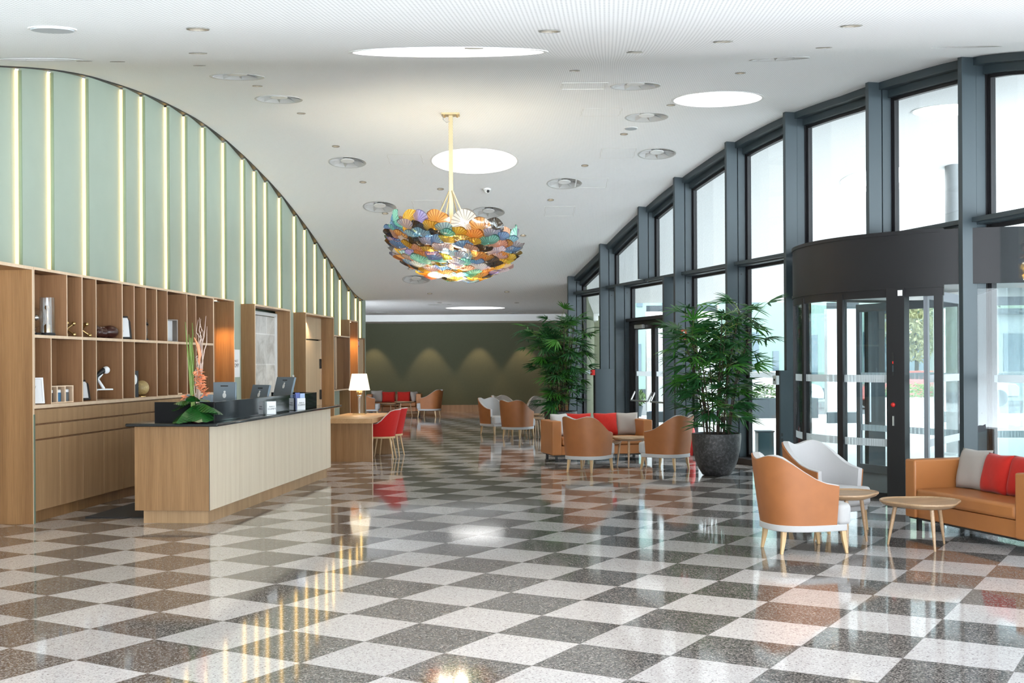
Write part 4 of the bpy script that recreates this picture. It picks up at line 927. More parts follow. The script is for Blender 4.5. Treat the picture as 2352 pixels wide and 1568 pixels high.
def pillow(w,h,th):
    n=14; g=G(); vs=[];fs=[]
    for s_ in (1,-1):
        for j in range(n+1):
            for i in range(n+1):
                u,v=2*i/n-1,2*j/n-1; e=(max(0,(1-u**4))*max(0,(1-v**4)))**.55
                pin=1-.07*(1-abs(u))*abs(v)**3; pin2=1-.07*(1-abs(v))*abs(u)**3
                vs.append((s_*th/2*e+.004*sin(5*u+3*v)*e, u*w/2*pin2, v*h/2*pin))
    B=(n+1)**2
    for j in range(n):
        for i in range(n):
            a=j*(n+1)+i; q=(a,a+1,a+n+2,a+n+1); fs.append(q); fs.append(tuple(B+k for k in q[::-1]))
    g.add(vs,fs); return g
PM={}
def cushion(sofa_i,y,x,mat,lab,w=.44,h=.42,lean=-.24,yaw=0,group=None):
    (sx_,sy_),rz,_=SO[sofa_i]; key=(w,h,mat.name)
    if key not in PM:
        m=mesh_of('cushion',pillow(w,h,.16)); 
        bm=bmesh.new(); bm.from_mesh(m); bmesh.ops.remove_doubles(bm,verts=bm.verts,dist=.0008); bm.to_mesh(m); bm.free()
        for p in m.polygons: p.use_smooth=True
        m.materials.append(mat); PM[key]=m
    o=bpy.data.objects.new('cushion',PM[key]); COL.objects.link(o)
    o.matrix_world=Matrix.Translation((sx_,sy_,0))@Matrix.Rotation(rz,4,'Z')@Matrix.Translation((x,y,.43+h/2-.012))@Matrix.Rotation(yaw,4,'Z')@Matrix.Rotation(lean,4,'Y')
    tag(o,lab,'cushion',group)
gr='cushions on the right-hand sofa'
cushion(0,-.52,-.14,M_CUSHG,'grey linen cushion in the corner of the right-hand sofa',.42,.42,yaw=.10,group=gr)
cushion(0,-.12,-.10,M_CUSHR,'red cushion next to the grey one on the right-hand sofa',.44,.40,yaw=-.12,group=gr)
cushion(0,.28,-.12,M_CUSHR,'second red cushion on the right-hand sofa, cut by the frame',.44,.40,yaw=.08,group=gr)
gr='cushions on the middle sofa'
cushion(1,.62,-.13,M_CUSHG,'pale grey cushion at the right end of the middle sofa',.42,.42,yaw=-.1,group=gr)
cushion(1,.22,-.12,M_CUSHR,'red cushion right of centre on the middle sofa',.46,.42,yaw=.1,group=gr)
cushion(1,-.28,-.12,M_CUSHR,'red cushion left of centre on the middle sofa, mostly hidden by a chair back',.46,.42,yaw=-.05,group=gr)
cushion(1,-.64,-.08,M_GREYF,'whitish cushion at the left arm of the middle sofa',.42,.42,yaw=.5,group=gr)
gr='cushions on the far sofa'
cushion(2,-.62,-.1,M_CUSHG,'grey cushion at the left end of the far sofa, behind the lamp',.40,.42,yaw=.3,group=gr)
cushion(2,-.22,-.1,M_CUSHR,'left red cushion on the far sofa',.46,.38,group=gr)
cushion(2,.30,-.1,M_CUSHR,'right red cushion on the far sofa',.46,.38,group=gr)
cushion(2,.68,-.06,M_CUSHG,'grey cushion turned sideways at the right end of the far sofa',.38,.38,yaw=1.0,group=gr)
# ------------------------------------------------------------------ coffee tables
def coffee(R,h):
    t=thing('coffee_table','','coffee table'); rf=lambda a:1+.085*cos(3*a)-.02*cos(6*a)
    part('table_top',G().lathe([(R*.80,h-.052),(R*.93,h-.035),(R,h-.012),(R,h),(R*.985,h+.003),(R*.955,h-.001),(R*.93,h-.010),(.02,h-.010)],60,rf=rf),M_TOP,t,smooth=35)
    for k in range(3):
        a=k*2*pi/3; p0=(R*.66*cos(a),R*.66*sin(a),h-.045); p1=(R*.86*cos(a),R*.86*sin(a),0)
        part('leg',G().tube([p0,(p0[0]*.6+p1[0]*.4,p0[1]*.6+p1[1]*.4,h*.55),p1],[.019,.019,.010],14),M_TOP,t,smooth=50)
    return t
c1=coffee(.33,.49); c2=coffee(.36,.43)
CT=[(c1,3.14,11.2,.4,'round-cornered oak side table between the two armchairs at lower right'),(c2,3.82,10.98,.55,'lower oak coffee table in front of the right-hand sofa'),
 (c1,1.98,19.72,.3,'taller oak side table in the middle group left of the side-on armchair'),(c2,1.50,19.75,1.0,'lower oak table behind the middle armchair back'),
 (c1,.62,28.9,.3,'taller small table in front of the pale armchair under the far palm'),(c2,.50,28.2,.9,'lower small table left of the black planter rim by the far palm'),
 (c1,-3.62,39.2,.2,'taller small table in front of the far sofa'),(c2,-4.1,39.3,.8,'lower small table in front of the far sofa beside the lamp')]
done=set()
for src,x,y,rz,lab in CT:
    if id(src) not in done: done.add(id(src)); src.location=(x,y,0); src.rotation_euler=(0,0,rz); src['label']=lab; src['group']='oak coffee tables with three legs'
    else: dup(src,(x,y,0),rz,lab,'oak coffee tables with three legs')
# ------------------------------------------------------------------ oak writing table, lamp and red chairs
t=thing('writing_table','oak table with thick top and panel legs beyond the desk','table',(-2.49,20.9,0),A_L)
part('table_top',G().box(-.95,-.12,.685,.03,2.25,.77),M_OAKH,t,bevel=.004); 
for y in (0,1.85): 
    s_=part('panel_leg',G().box(-.85,y,0,-.003,y+.06,.685),M_OAK,t); part('edge_band',G().box(-.003,y,0,0,y+.06,.685),M_OAKE,s_)
lx,ly=-2.955,22.75
t=thing('table_lamp','lit table lamp with cream shade and crystal stem on the oak table','lamp',(lx,ly,.7705))
part('base_plate',G().box(-.12,-.12,0,.12,.12,.012),M_BRASS,t,bevel=.003); part('stem',G().lathe([(.012,.012),(.014,.30),(.03,.36),(.012,.40)],16),M_CHROME,t,smooth=50)
part('crystal_ball',G().sphere((0,0,.36),.04,16,10),M_CHROME,t,smooth=60); part('amber_ball',G().sphere((0,0,.42),.062,18,12),M_BRASS,t,smooth=60)
part('shade',G().add([(r*cos(2*pi*k/40),r*sin(2*pi*k/40),z) for r,z in ((.205,.46),(.145,.78),(.143,.78),(.203,.46)) for k in range(40)],[(j*40+k,j*40+(k+1)%40,((j+1)%4)*40+(k+1)%40,((j+1)%4)*40+k) for j in range(4) for k in range(40)]),M_SHADE,t,smooth=40)
part('bulb',G().sphere((0,0,.58),.03,12,8),M_DOWN,t)
def hred(s): return float(np.interp(s,[0,.28,.40,.52,.64,.75,1],[.90,.895,.87,.79,.70,.655,.64]))
def redchair():
    t=thing('dining_chair','','chair'); P=plan(26,.30,.255,.17,2.4)
    g,full=shell(hred,.42,0,.012,0,P,.08,.11); part('outer_shell',g,M_REDF,t,smooth=50)
    g,_=shell(hred,.43,.0125,.05,.004,P,.08,.11); part('inner_pad',g,M_REDF,t,smooth=60)
    pp=[]; 
    g,_=shell(hred,.435,-.002,.022,.006,P,.08,.11)
    n=len(full); A=[]
    for i in range(n): A.append(g.v[(i)*7+6])
    part('white_piping',G().tube(A,.007,6),M_PIPE,t,smooth=60)
    base=[(x*.93,y*.93) for x,y in full]+[(.2,.2),(.225,.1),(.23,0),(.225,-.1),(.2,-.2)]
    part('wood_rim',G().prism(base,.385,.42),M_LEG,t,smooth=40,bevel=.006)
    part('seat_pad',G().prism([(x*.82+.01,y*.82) for x,y in full]+[(.21,.17),(.225,0),(.21,-.17)],.42,.49),M_REDF,t,bevel=.02,smooth=50)
    for x,y,dx,dy in ((.16,.17,.05,.04),(.16,-.17,.05,-.04),(-.2,.15,-.07,.05),(-.2,-.15,-.07,-.05)): part('leg',G().tube([(x,y,.39),(x+dx,y+dy,0)],[.018,.010],12),M_LEG,t,smooth=50)
    return t
rc=redchair(); a_=A_L+pi
for i,(x,y,rz,lab) in enumerate(((-2.42,21.50,a_+.05,'nearer red felt chair tucked at the oak table'),(-2.36,22.28,a_-.05,'farther red felt chair at the oak table'))):
    if i==0: rc.location=(x,y,0); rc.rotation_euler=(0,0,rz); rc['label']=lab; rc['group']='red chairs at the oak table'
    else: dup(rc,(x,y,0),rz,lab,'red chairs at the oak table')
# ------------------------------------------------------------------ potted palms
def fan(rnd,L):
    g=G(); n=rnd.randint(7,10); spread=rnd.uniform(1.9,2.7)
    for k in range(n):
        a=-spread/2+spread*k/(n-1)+rnd.uniform(-.06,.06); l=L*(.72+.28*cos(a))*rnd.uniform(.9,1.08); w=L*.052*rnd.uniform(.8,1.2); dr=rnd.uniform(.15,.5)
        vs=[];fs=[]; m=4
        for i in range(m+1):
            u=i/m; ww=w*(sin(pi*(u*.86+.1))**.8) if i<m else .002
            z=.10*L*u-dr*L*u*u; c,s_=cos(a),sin(a); q=l*u
            for d in (-ww,0,ww): vs.append((q*c-d*s_,q*s_+d*c,z-(abs(d)*.5)))
        for i in range(m):
            for j in range(2): o=i*3+j; fs.append((o,o+1,o+4,o+3))
        g.add(vs,fs)
    return g
def palm(loc,pot,label,seed,Hh,rx,ry,ncane,nf,bot=.95,shape=None):
    rnd=random.Random(seed)
    t=thing('potted_palm',label,'plant',loc)
    leaves={0:G(),1:G()}; pet=G()
    canes=[]
    for k in range(ncane):
        a=rnd.uniform(0,2*pi); r=rnd.uniform(.02,.20); x,y=r*cos(a),r*sin(a); hh=Hh*rnd.uniform(.66,.90)
        sp=rnd.uniform(.3,1.0); tx,ty=x+cos(a)*rx*.5*sp,y+sin(a)*ry*.5*sp
        pts=[(x+(tx-x)*(u**1.6),y+(ty-y)*(u**1.6),.5+(hh-.5)*u) for u in (0,.25,.5,.75,1)]
        part('cane',G().tube(pts,[.012,.011,.010,.009,.006],7),M_CANE,t,smooth=60); canes.append(pts)
    for k in range(nf):
        pts=canes[k%ncane]; u=1-rnd.random()**1.5*.9
        if k<ncane: u=1
        j=min(3,int(u*4)); f=u*4-j; p=Vector(pts[j]).lerp(Vector(pts[j+1]),f)
        if p.z<bot-.1 and rnd.random()<.75: p.z=rnd.uniform(bot,Hh*.8)
        az=rnd.uniform(0,2*pi); el=rnd.uniform(-.15,.75) if u<.95 else rnd.uniform(.2,1.15)
        pl=rnd.uniform(.16,.36); d=Vector((cos(az)*cos(el)*rx*1.05,sin(az)*cos(el)*ry*1.05,sin(el)*.8)); d.normalize()
        e=p+d*pl
        if shape: 
            s_=shape(e); 
            if not s_: continue
        pet.tube([p,p+d*pl*.5+Vector((0,0,.02)),e],[.0045,.004,.0035],5)
        q=fan(rnd,rnd.uniform(.27,.40)); R_=Matrix.Rotation(az,4,'Z')@Matrix.Rotation(-el*.8+rnd.uniform(-.1,.4),4,'Y')@Matrix.Rotation(rnd.uniform(-.5,.5),4,'X')
        leaves[0 if rnd.random()<.68 else 1].join(q,Matrix.Translation(e)@R_)
    part('petioles',pet,M_STEM,t,smooth=60)['kind']='stuff'
    part('dark_foliage',leaves[0],M_LEAF,t)['kind']='stuff'; part('bright_foliage',leaves[1],M_LEAF2,t)['kind']='stuff'
    if pot:
        part('pot',G().lathe([(.18,0),(.215,.012),(.27,.10),(.325,.24),(.36,.40),(.375,.56),(.375,.64),(.355,.645),(.35,.62),(.345,.56),(.001,.555)],48,cap=True),M_POT,t,smooth=50)
        part('soil',G().lathe([(.345,.54),(.345,.565),(.01,.575)],32),M_SOIL,t)
    return t
palm((3.13,18.05,0),1,'big potted palm in a dark bronze pot left of the revolving door',11,2.80,.98,.8,18,225,.95,lambda e:(e.x*e.x+e.y*e.y)<.70 and e.z<2.75)
palm((1.10,26.75,0),1,'far potted palm behind the middle sofa',23,2.98,.85,.75,20,240,.8)
# ------------------------------------------------------------------ chandelier
cx_,cy_=-.93,18.25; zt=zc(cx_,cy_)
t=thing('glass_chandelier','large bowl chandelier of many-coloured ribbed glass discs on a gold stem','chandelier',(cx_,cy_,3.02))
zt-=3.02
part('ceiling_plate',G().box(-.14,-.10,zt-.03,.14,.10,zt+.02),M_BRASSL,t,bevel=.003); 
for x in (-.1,.1): 
    for y in (-.07,.07): part('bolt',G().lathe([(.014,zt-.045),(.014,zt-.03)],10,cx=x,cy=y),M_BRASS,t)
part('cable',G().tube([(-.11,-.06,zt-.02),(-.115,-.07,zt-.1),(-.06,-.06,zt-.15),(-.01,-.04,zt-.13)],.006,6),M_ALU,t,smooth=60)
part('stem',G().box(-.032,-.032,.2,.032,.032,zt-.03),M_BRASSL,t,bevel=.004)
for k in range(4):
    a=k*pi/2+.5; part('stay_rod',G().tube([(.03*cos(a),.03*sin(a),1.39),(.40*cos(a),.40*sin(a),.62)],.012,8),M_BRASSL,t,smooth=60)
part('inner_frame',G().lathe([(.80,.48),(.81,.49),(.80,.50),(.79,.49)],48,cap=False).lathe([(.55,.25),(.56,.26),(.55,.27),(.54,.26)],40,cap=False),M_BRASSL,t,smooth=60)
for k in range(7):
    a=k*2*pi/7; part('bulb',G().sphere((.35*cos(a),.35*sin(a),.42),.055,14,10),emit('bulb_glow',(1,.86,.62),6) if k==0 else bpy.data.materials['bulb_glow'],t,smooth=60)
PC=[('amber',(.95,.52,.06)),('gold',(.95,.62,.16)),('violet',(.40,.36,.90)),('amber',(.97,.47,.04)),('orange',(.98,.36,.08)),('smoke',(.06,.045,.03)),('orange',(.98,.40,.12)),('lavender',(.68,.64,.97)),('blue',(.24,.45,.90)),('pink',(.96,.62,.62)),('coral',(.98,.46,.32)),('teal',(.26,.70,.56)),('clear',(.93,.91,.88)),('black',(.04,.035,.03)),('sky',(.34,.60,.93))]
PMAT=[terr_glass('petal_'+n+str(i),c) for i,(n,c) in enumerate(PC)]
def petal(r,seed):
    rnd=random.Random(seed); g=G(); n=44; rings=5; vs=[(0,0,0)]; fs=[]; ph=rnd.uniform(0,6)
    for j in range(1,rings+1):
        u=j/rings
        for k in range(n):
            a=2*pi*k/n; q=r*u*(1+.06*sin(2*a+ph)); z=r*(.34*u*u-.02+.10*u*u*sin(3*a+ph)+.05*u*u*sin(5*a+2*ph))
            vs.append((q*cos(a),q*sin(a),z))
    for k in range(n): fs.append((0,1+k,1+(k+1)%n))
    for j in range(rings-1):
        for k in range(n): fs.append((1+j*n+k,1+(j+1)*n+k,1+(j+1)*n+(k+1)%n,1+j*n+(k+1)%n))
    g.add(vs,fs); g.tube([(0,0,-.09),(0,0,.12)],.06,6); return g
PMESH={}
rnd=random.Random(31); cnt=0
TILT=Matrix.Rotation(.13,4,'Y')@Matrix.Rotation(-.05,4,'X'); c0=Matrix.Translation((0,0,.42))
rows=[(6,4,.13),(15,9,.14),(24,14,.145),(33,19,.15),(42,23,.15),(51,26,.15),(60,28,.155),(69,30,.155),(78,30,.155),(87,28,.16),(95,20,.185)]
PL=[]
for al,nn,rr in rows:
    for k in range(nn):
        a=2*pi*(k+rnd.uniform(-.3,.3))/nn+al; b=radians(al+rnd.uniform(-4,4)); top=al>90
        pos=Vector((.98*sin(b)*cos(a),.98*sin(b)*sin(a),.64-.64*cos(b)+(.03 if top else 0)+rnd.uniform(-.03,.03)))
        nrm=Vector((sin(b)*cos(a),sin(b)*sin(a),-cos(b)/.64)).normalized()
        low=(nrm*.38+Vector((0,0,-1))*.95) if not top else (nrm+Vector((0,0,rnd.uniform(-.75,-.1))))
        low=(low+Vector((rnd.uniform(-.2,.2),rnd.uniform(-.2,.2),0))).normalized()
        ci=rnd.randrange(len(PMAT)); sh=rnd.randrange(3)
        z=-low; x=z.orthogonal().normalized(); y=z.cross(x)
        R_=Matrix(((x.x,y.x,z.x,0),(x.y,y.y,z.y,0),(x.z,y.z,z.z,0),(0,0,0,1)))
        Mx=c0@TILT@c0.inverted()@Matrix.Translation(pos)@R_@Matrix.Rotation(rnd.uniform(0,6),4,'Z')@Matrix.Scale(rr*rnd.uniform(.88,1.12),4)
        PL.append((-(Mx.translation.y)+ (.3 if top else 0),ci,sh,Mx))
PL.sort(key=lambda q:-q[0])
for _,ci,sh,Mx in PL:
    key=(ci,sh)
    if key not in PMESH:
        m=mesh_of('petal',petal(1.0,sh+3))
        for p in m.polygons: p.use_smooth=True
        m.materials.append(PMAT[ci]); PMESH[key]=m
    if cnt<99:
        o=bpy.data.objects.new('glass_petal',PMESH[key]); COL.objects.link(o); o.parent=t; o.matrix_local=Mx; o['label']=PC[ci][0]+' ribbed glass petal'
    cnt+=1
rest=PL[99:]
# the petals on the far side, one object with a material per colour
g=G(); mi=[]
for _,ci,sh,Mx in rest:
    q=petal(1.0,sh+3); g.join(q,Mx); mi+= [ci]*len(q.f)
m=bpy.data.meshes.new('far_petals'); m.from_pydata(g.v,[],g.f)
for q in PMAT: m.materials.append(q)
for p,i in zip(m.polygons,mi): p.material_index=i; p.use_smooth=True
o=bpy.data.objects.new('far_petals',m); COL.objects.link(o); o.parent=t; o['kind']='stuff'
# ------------------------------------------------------------------ things on the shelves
def on(tt,n,z): return tuple(Lw(tt,n,z))
zS=ZM+.0175; zL=ZW+.0005
t=thing('glass_globe','clear glass globe on a black base, upper left compartment','ornament',on(13.33,-.19,zS)); part('base',G().box(-.06,-.06,0,.06,.06,.03),M_BLACK,t); part('foot',G().lathe([(.03,.03),(.012,.05),(.03,.085)],16),M_CHROME,t,smooth=50); part('globe',G().sphere((0,0,.20),.115,24,16),M_GLASSC,t,smooth=60); part('inner_bulb',G().sphere((.02,0,.20),.035,14,10),M_CHROME,t,smooth=60)
t=thing('glass_cylinder','clear glass cylinder with a gold rod inside on a black foot','ornament',on(13.57,-.15,zS)); part('foot',G().lathe([(.085,0),(.09,.01),(.085,.035)],28),M_BLACK,t); 
part('cylinder',G().add([(r*cos(2*pi*k/32),r*sin(2*pi*k/32),z) for r,z in ((.085,.035),(.085,.44),(.079,.44),(.079,.035)) for k in range(32)],[(j*32+k,j*32+(k+1)%32,((j+1)%4)*32+(k+1)%32,((j+1)%4)*32+k) for j in range(4) for k in range(32)]),M_GLASSC,t,smooth=40)
part('gold_rod',G().lathe([(.035,.04),(.035,.12),(.012,.14),(.012,.30),(.028,.32),(.02,.345),(.005,.35)],14),M_BRASS,t,smooth=50)
def jack(loc,rz,lab):
    t=thing('brass_jack',lab,'ornament',loc,rz); Rr=.115
    base=Matrix.Rotation(.955,4,'X')@Matrix.Rotation(pi/4,4,'Z'); pts=[]
    for d in ((1,0,0),(-1,0,0),(0,1,0),(0,-1,0),(0,0,1),(0,0,-1)): pts.append(base@Vector(d)*Rr)
    mz=min(p.z for p in pts); 
    for i in range(0,6,2): part('rod',G().tube([pts[i]-Vector((0,0,mz-.024)),pts[i+1]-Vector((0,0,mz-.024))],.008,10),M_BRASS,t,smooth=50)
    for p in pts: part('ball',G().sphere(p-Vector((0,0,mz-.024)),.024,14,10),M_BRASS,t,smooth=60)
jack(on(13.99,-.12,zS),.4,'brass jack ornament in the second upper compartment'); jack(on(14.39,-.12,zS),1.0,'brass jack ornament in the third upper compartment')
def glove(loc,rz,lab):
    t=thing('boxing_glove',lab,'glove',loc,rz); g=G().sphere((.05,0,.085),.095,20,14,sx=1.15,sy=.95,sz=.88); g.sphere((-.04,.0,.075),.07,16,12,sx=1.1); part('mitt',g,M_BROWN,t,smooth=70)
    part('thumb',G().sphere((.04,.075,.12),.042,14,10,sx=1.4),M_BROWN,t,smooth=70); part('cuff',G().tube([(-.07,0,.07),(-.13,0,.062)],[.058,.062],16),M_BROWN,t,smooth=40); part('lace',G().tube([(-.05,-.03,.14),(-.08,.03,.135),(-.11,-.02,.13)],.005,6),M_TWIG,t,smooth=60)
glove(on(14.82,-.15,zS),-2.3,'left brown leather boxing glove on the shelf'); glove(on(15.10,-.12,zS),.9,'right brown leather boxing glove on the shelf')
def frame(loc,rz,w,h,lab,mat,lean=.3,d=.02,inner=M_PAPER,b=.02):
    t=thing('framed_print',lab,'picture frame',loc,rz); Mx=Matrix.Translation((0,0,.0015+d*sin(lean)))@Matrix.Rotation(-lean,4,'Y')
    part('frame',G().box(0,-w/2,0,d,-w/2+b,h).box(0,w/2-b,0,d,w/2,h).box(0,-w/2+b,0,d,w/2-b,b).box(0,-w/2+b,h-b,d,w/2-b,h).xf(Mx),mat,t)
    part('picture',G().box(0,-w/2+b,b,d*.5,w/2-b,h-b).xf(Mx),inner,t)
    rn=random.Random(int(w*1000)+len(lab)); g=G()
    for k in range(3): g.tube([Vector((d*.5+.0015,rn.uniform(-w,w)*.22,h*.5+rn.uniform(-h,h)*.22)) for _ in range(5)],.0012,4)
    part('sketch_lines',g.xf(Mx),M_INK,t)
    part('strut',G().add([(-.002,-.015,h*.6),(-.002,.015,h*.6),(0,.015,h*.6),(0,-.015,h*.6)]+[(-.02,-.015,.1),(-.02,.015,.1),(-.015,.015,.1),(-.015,-.015,.1)],[(0,1,2,3),(4,7,6,5),(0,4,5,1),(1,5,6,2),(2,6,7,3),(3,7,4,0)]).xf(Matrix.Translation((-h*.55*sin(lean),0,.004))),M_BLACK,t)
frame(on(15.56,-.14,zS),A_L-.9,.30,.31,'black-framed sketch leaning in the middle upper compartment',M_BLACK)
frame(on(13.21,-.14,zL),A_L-.9,.24,.30,'white-framed print leaning at the lower left',M_PAPER)
frame(on(14.38,-.15,zL),A_L-.9,.26,.27,'black-framed picture leaning in the lower third compartment',M_BLACK,lean=.5)
t=thing('shadow_box','tall grey wooden shadow box frame on the upper shelf','picture frame',on(17.44,-.17,zS),A_L-.7); part('box',G().box(-.09,-.09,0,.05,-.075,.33).box(-.09,.075,0,.05,.09,.33).box(-.09,-.075,0,.05,.075,.015).box(-.09,-.075,.315,.05,.075,.33),plain('grey_wood',(.30,.26,.23),.6,var=.1),t); part('back',G().box(-.09,-.075,.015,-.085,.075,.315),M_PAPER,t); part('picture_mount',G().box(-.085,-.03,.06,-.05,.03,.26),M_PAPER,t)
t=thing('lantern','small silver and black lantern on the upper shelf','lantern',on(16.38,-.13,zS)); part('frame',G().lathe([(.045,0),(.045,.02),(.03,.03)],16).lathe([(.03,.21),(.05,.225),(.02,.26),(.005,.27)],16),M_STEELD,t,smooth=40); part('glass',G().lathe([(.034,.03),(.04,.12),(.034,.21)],16,cap=False),M_GLASSC,t,smooth=50); part('handle',G().tube([(-.045,0,.2),(-.03,0,.29),(0,0,.31),(.03,0,.29),(.045,0,.2)],.004,6),M_CHROME,t,smooth=60)
t=thing('wooden_wedge','small reddish wooden wedge ornament behind the flowers','ornament',on(17.88,-.16,zS),A_L); part('wedge',G().add([(-.05,-.12,0),(.05,-.12,0),(.05,.12,0),(-.05,.12,0),(-.05,-.12,.16),(.05,-.12,.16)],[(0,3,2,1),(0,1,5,4),(4,5,2,3),(0,4,3),(1,2,5)]),M_OAK,t)
for i,(tt,n,c,lab) in enumerate(((13.60,-.15,(.05,.03,.02),'small wooden box frame with dark contents, left of the three'),(13.80,-.15,(.02,.12,.25),'small wooden box frame with a blue tin, middle of the three'),(14.00,-.15,(.09,.10,.11),'small wooden box frame with a grey tin, right of the three'))):
    t=thing('box_frame',lab,'ornament',on(tt,n,zL),A_L-.45,'three small wooden box frames'); part('frame',G().box(-.06,-.075,0,.06,-.06,.20).box(-.06,.06,0,.06,.075,.20).box(-.06,-.06,0,.06,.06,.012).box(-.06,-.06,.188,.06,.06,.20),M_OAKE,t)
    part('tin',G().lathe([(.043,.013),(.043,.12)],20),plain('tin%d'%i,c,.4,var=.05),t,smooth=40); part('tin_cap',G().lathe([(.042,.12),(.042,.15),(.03,.155)],20),M_PAPER,t,smooth=40)
t=thing('desk_lamp','white and black sculptural lamp figure on a small white ledge','ornament',on(14.90,-.12,zL+.14),A_L-.6); part('ledge',G().box(-.09,-.13,-.018,.09,.13,0),M_PAPER,t,bevel=.004); part('lower_arm',G().tube([(0,.05,0),(0,-.03,.12),(0,.03,.19)],[.02,.018,.016],12),M_PAPER,t,smooth=50); part('black_shoulder',G().tube([(0,-.06,.15),(0,.0,.20),(0,.06,.235)],[.02,.03,.035],14),M_BLACK,t,smooth=50); part('white_head',G().sphere((0,.085,.235),.048,18,12),M_PAPER,t,smooth=60); part('black_leg',G().tube([(0,-.06,0),(0,-.05,.08),(0,-.05,.15)],[.022,.016,.02],12),M_BLACK,t,smooth=50)
part('bracket',G().box(-.19,-.02,-.03,-.085,.02,-.018),M_PAPER,t)
t=thing('black_book','tall thin black stand with a white oval mark','ornament',on(16.02,-.13,zL),A_L-.6); part('board',G().box(-.006,-.05,0,.006,.05,.36),M_BLACK,t); part('oval_mark',G().lathe([(.001,-.001),(.03,-.001),(.03,.001),(.001,.001)],20).xf(Matrix.Translation((.0065,0,.24))@Matrix.Scale(2.2,4,(0,0,1))@Matrix.Rotation(pi/2,4,'Y')),M_PAPER,t)
t=thing('gold_globe','small cream and gold globe on the lower shelf','globe',on(16.25,-.13,zL)); part('sphere',G().sphere((0,0,.125),.10,22,14),mottled('globe_map',[(.4,(.55,.42,.20)),(.55,(.34,.24,.09)),(.7,(.62,.5,.28))],14,.4,0),t,smooth=60); part('foot',G().lathe([(.06,0),(.06,.01),(.02,.03)],20),M_BRASS,t,smooth=40)
t=thing('small_tray','small wooden tray behind the flower arrangement','tray',on(17.5,-.12,zL),A_L); part('tray',G().box(-.06,-.10,0,.06,.10,.02),M_OAKE,t)
# ------------------------------------------------------------------ light
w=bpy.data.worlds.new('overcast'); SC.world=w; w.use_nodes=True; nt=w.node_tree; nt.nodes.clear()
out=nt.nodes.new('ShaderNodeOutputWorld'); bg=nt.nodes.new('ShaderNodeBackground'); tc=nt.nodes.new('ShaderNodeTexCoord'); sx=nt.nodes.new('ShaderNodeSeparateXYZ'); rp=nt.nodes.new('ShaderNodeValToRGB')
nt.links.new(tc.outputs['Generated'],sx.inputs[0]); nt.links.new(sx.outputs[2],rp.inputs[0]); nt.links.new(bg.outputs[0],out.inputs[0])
# overcast sky, brightness added toward windows and behind the camera to light the interior
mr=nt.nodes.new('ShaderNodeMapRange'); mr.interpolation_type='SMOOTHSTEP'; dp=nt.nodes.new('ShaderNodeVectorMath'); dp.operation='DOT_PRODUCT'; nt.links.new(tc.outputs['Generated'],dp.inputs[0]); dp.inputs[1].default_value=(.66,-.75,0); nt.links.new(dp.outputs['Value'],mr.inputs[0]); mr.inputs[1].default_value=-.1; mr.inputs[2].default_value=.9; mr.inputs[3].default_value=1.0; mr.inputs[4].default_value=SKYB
vm=nt.nodes.new('ShaderNodeVectorMath'); vm.operation='SCALE'; nt.links.new(rp.outputs[0],vm.inputs[0])
# added fill: world brightened below the horizon to lift the ceiling
mg=nt.nodes.new('ShaderNodeMapRange'); mg.interpolation_type='SMOOTHSTEP'; nt.links.new(sx.outputs[2],mg.inputs[0]); mg.inputs[1].default_value=-.12; mg.inputs[2].default_value=.02; mg.inputs[3].default_value=UPFILL; mg.inputs[4].default_value=1.0
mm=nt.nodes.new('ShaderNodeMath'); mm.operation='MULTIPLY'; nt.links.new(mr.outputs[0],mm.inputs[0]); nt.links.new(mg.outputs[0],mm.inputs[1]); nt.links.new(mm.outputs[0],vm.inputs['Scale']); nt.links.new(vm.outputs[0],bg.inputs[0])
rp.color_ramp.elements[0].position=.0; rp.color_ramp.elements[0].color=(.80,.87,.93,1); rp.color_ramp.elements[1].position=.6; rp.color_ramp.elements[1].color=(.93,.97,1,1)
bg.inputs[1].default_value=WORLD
def area(name,M,size,power,col=(1,1,1),spread=None):
    l=bpy.data.lights.new(name,'AREA'); l.shape='DISK'; l.size=size; l.energy=power; l.color=col
    if spread: l.spread=spread
    o=bpy.data.objects.new(name,l); COL.objects.link(o); o.matrix_world=M; return o
for X,Y,r in (): area('skylight_lamp',frame_at(X,Y,.10),2*r*.95,SKYP*r*r*pi,(1,.99,.97))
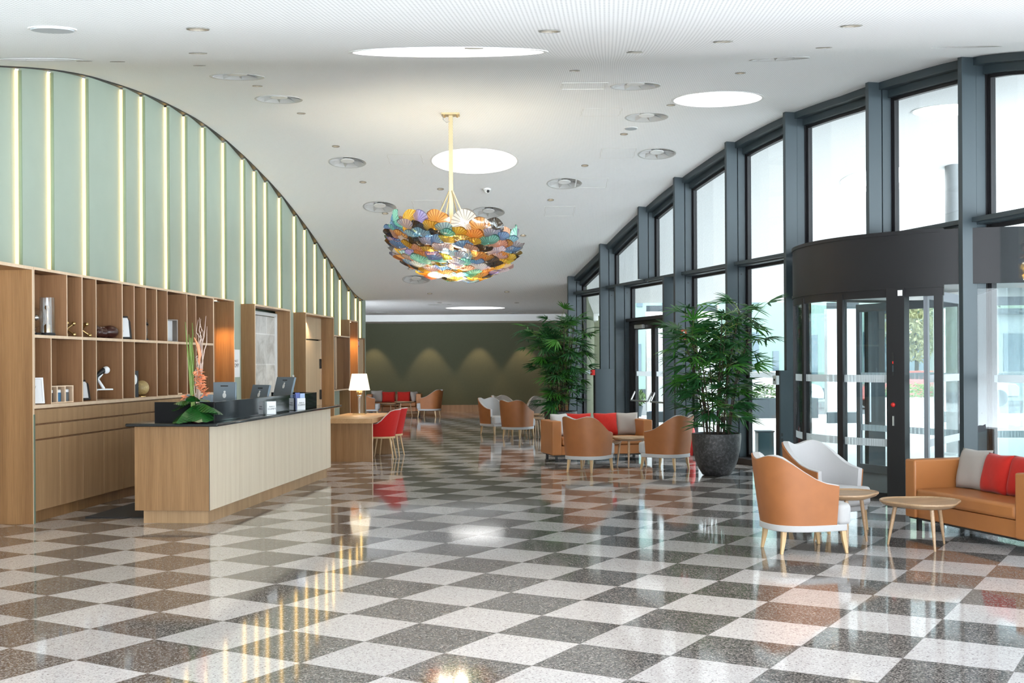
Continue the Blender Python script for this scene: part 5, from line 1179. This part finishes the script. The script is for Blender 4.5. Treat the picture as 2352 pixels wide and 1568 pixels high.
def spot(name,loc,d,power,ang,col=(1,.72,.42),blend=.6,r=.03):
    l=bpy.data.lights.new(name,'SPOT'); l.energy=power; l.spot_size=ang; l.spot_blend=blend; l.color=col; l.shadow_soft_size=r
    o=bpy.data.objects.new(name,l); COL.objects.link(o); o.location=loc; o.rotation_euler=Vector(d).to_track_quat('-Z','Y').to_euler(); return o
for X in (-5.0,-3.0,-1.2,.42,2.1): spot('wall_washer',(X,42.15,3.15),(0,.12,-1),SPOTP,radians(62),(1,.70,.40),.5)
spot('niche_spot',Lw(19.40,-.12,2.70),(-.02,.16,-1),42,radians(95),(1,.52,.16)); spot('niche_spot',Lw(29.2,-.1,2.74),(0,.1,-1),60,radians(95),(1,.52,.16)); spot('door_spot',Lw(25.6,-.15,2.74),(0,.1,-1),25,radians(120),(1,.8,.55))
for X,Y in DOWN: spot('downlight_lamp',(X,Y,zc(X,Y)-.03),(0,0,-1),DOWNP,radians(75),(1,.84,.62),.7,.05)
def point(loc,p,col,r=.05,name='bulb_lamp'):
    l=bpy.data.lights.new(name,'POINT'); l.energy=p; l.color=col; l.shadow_soft_size=r; o=bpy.data.objects.new(name,l); COL.objects.link(o); o.location=loc
point((lx,ly,.77+.58),14,(1,.72,.42),.05)
point((cx_,cy_,3.0+.30),60,(1,.88,.68),.25)
# ------------------------------------------------------------------ camera
cam=bpy.data.cameras.new('camera'); co=bpy.data.objects.new('camera',cam); COL.objects.link(co); SC.camera=co
cam.sensor_width=36; cam.sensor_fit='HORIZONTAL'; cam.lens=2701.7/2352*36; cam.shift_x=0; cam.shift_y=(835-784)/2352
cam.clip_end=400; cam.clip_start=.05
co.matrix_world=Matrix.Translation((0,0,1.727))@Matrix.Rotation(pi/2,4,'X')@Matrix.Rotation(-.0056387,4,'Z')
vs=SC.view_settings; vs.view_transform='Standard'; vs.look='None'; vs.exposure=EXPO; vs.gamma=1; vs.use_curve_mapping=False
cy=SC.cycles; cy.transparent_max_bounces=20; cy.max_bounces=8; cy.diffuse_bounces=4; cy.glossy_bounces=3; cy.sample_clamp_indirect=6; cy.caustics_reflective=False; cy.caustics_refractive=False; cy.blur_glossy=.3; cy.adaptive_threshold=.04
try: cy.use_denoising=True; cy.denoiser='OPENIMAGEDENOISE'
except Exception: pass
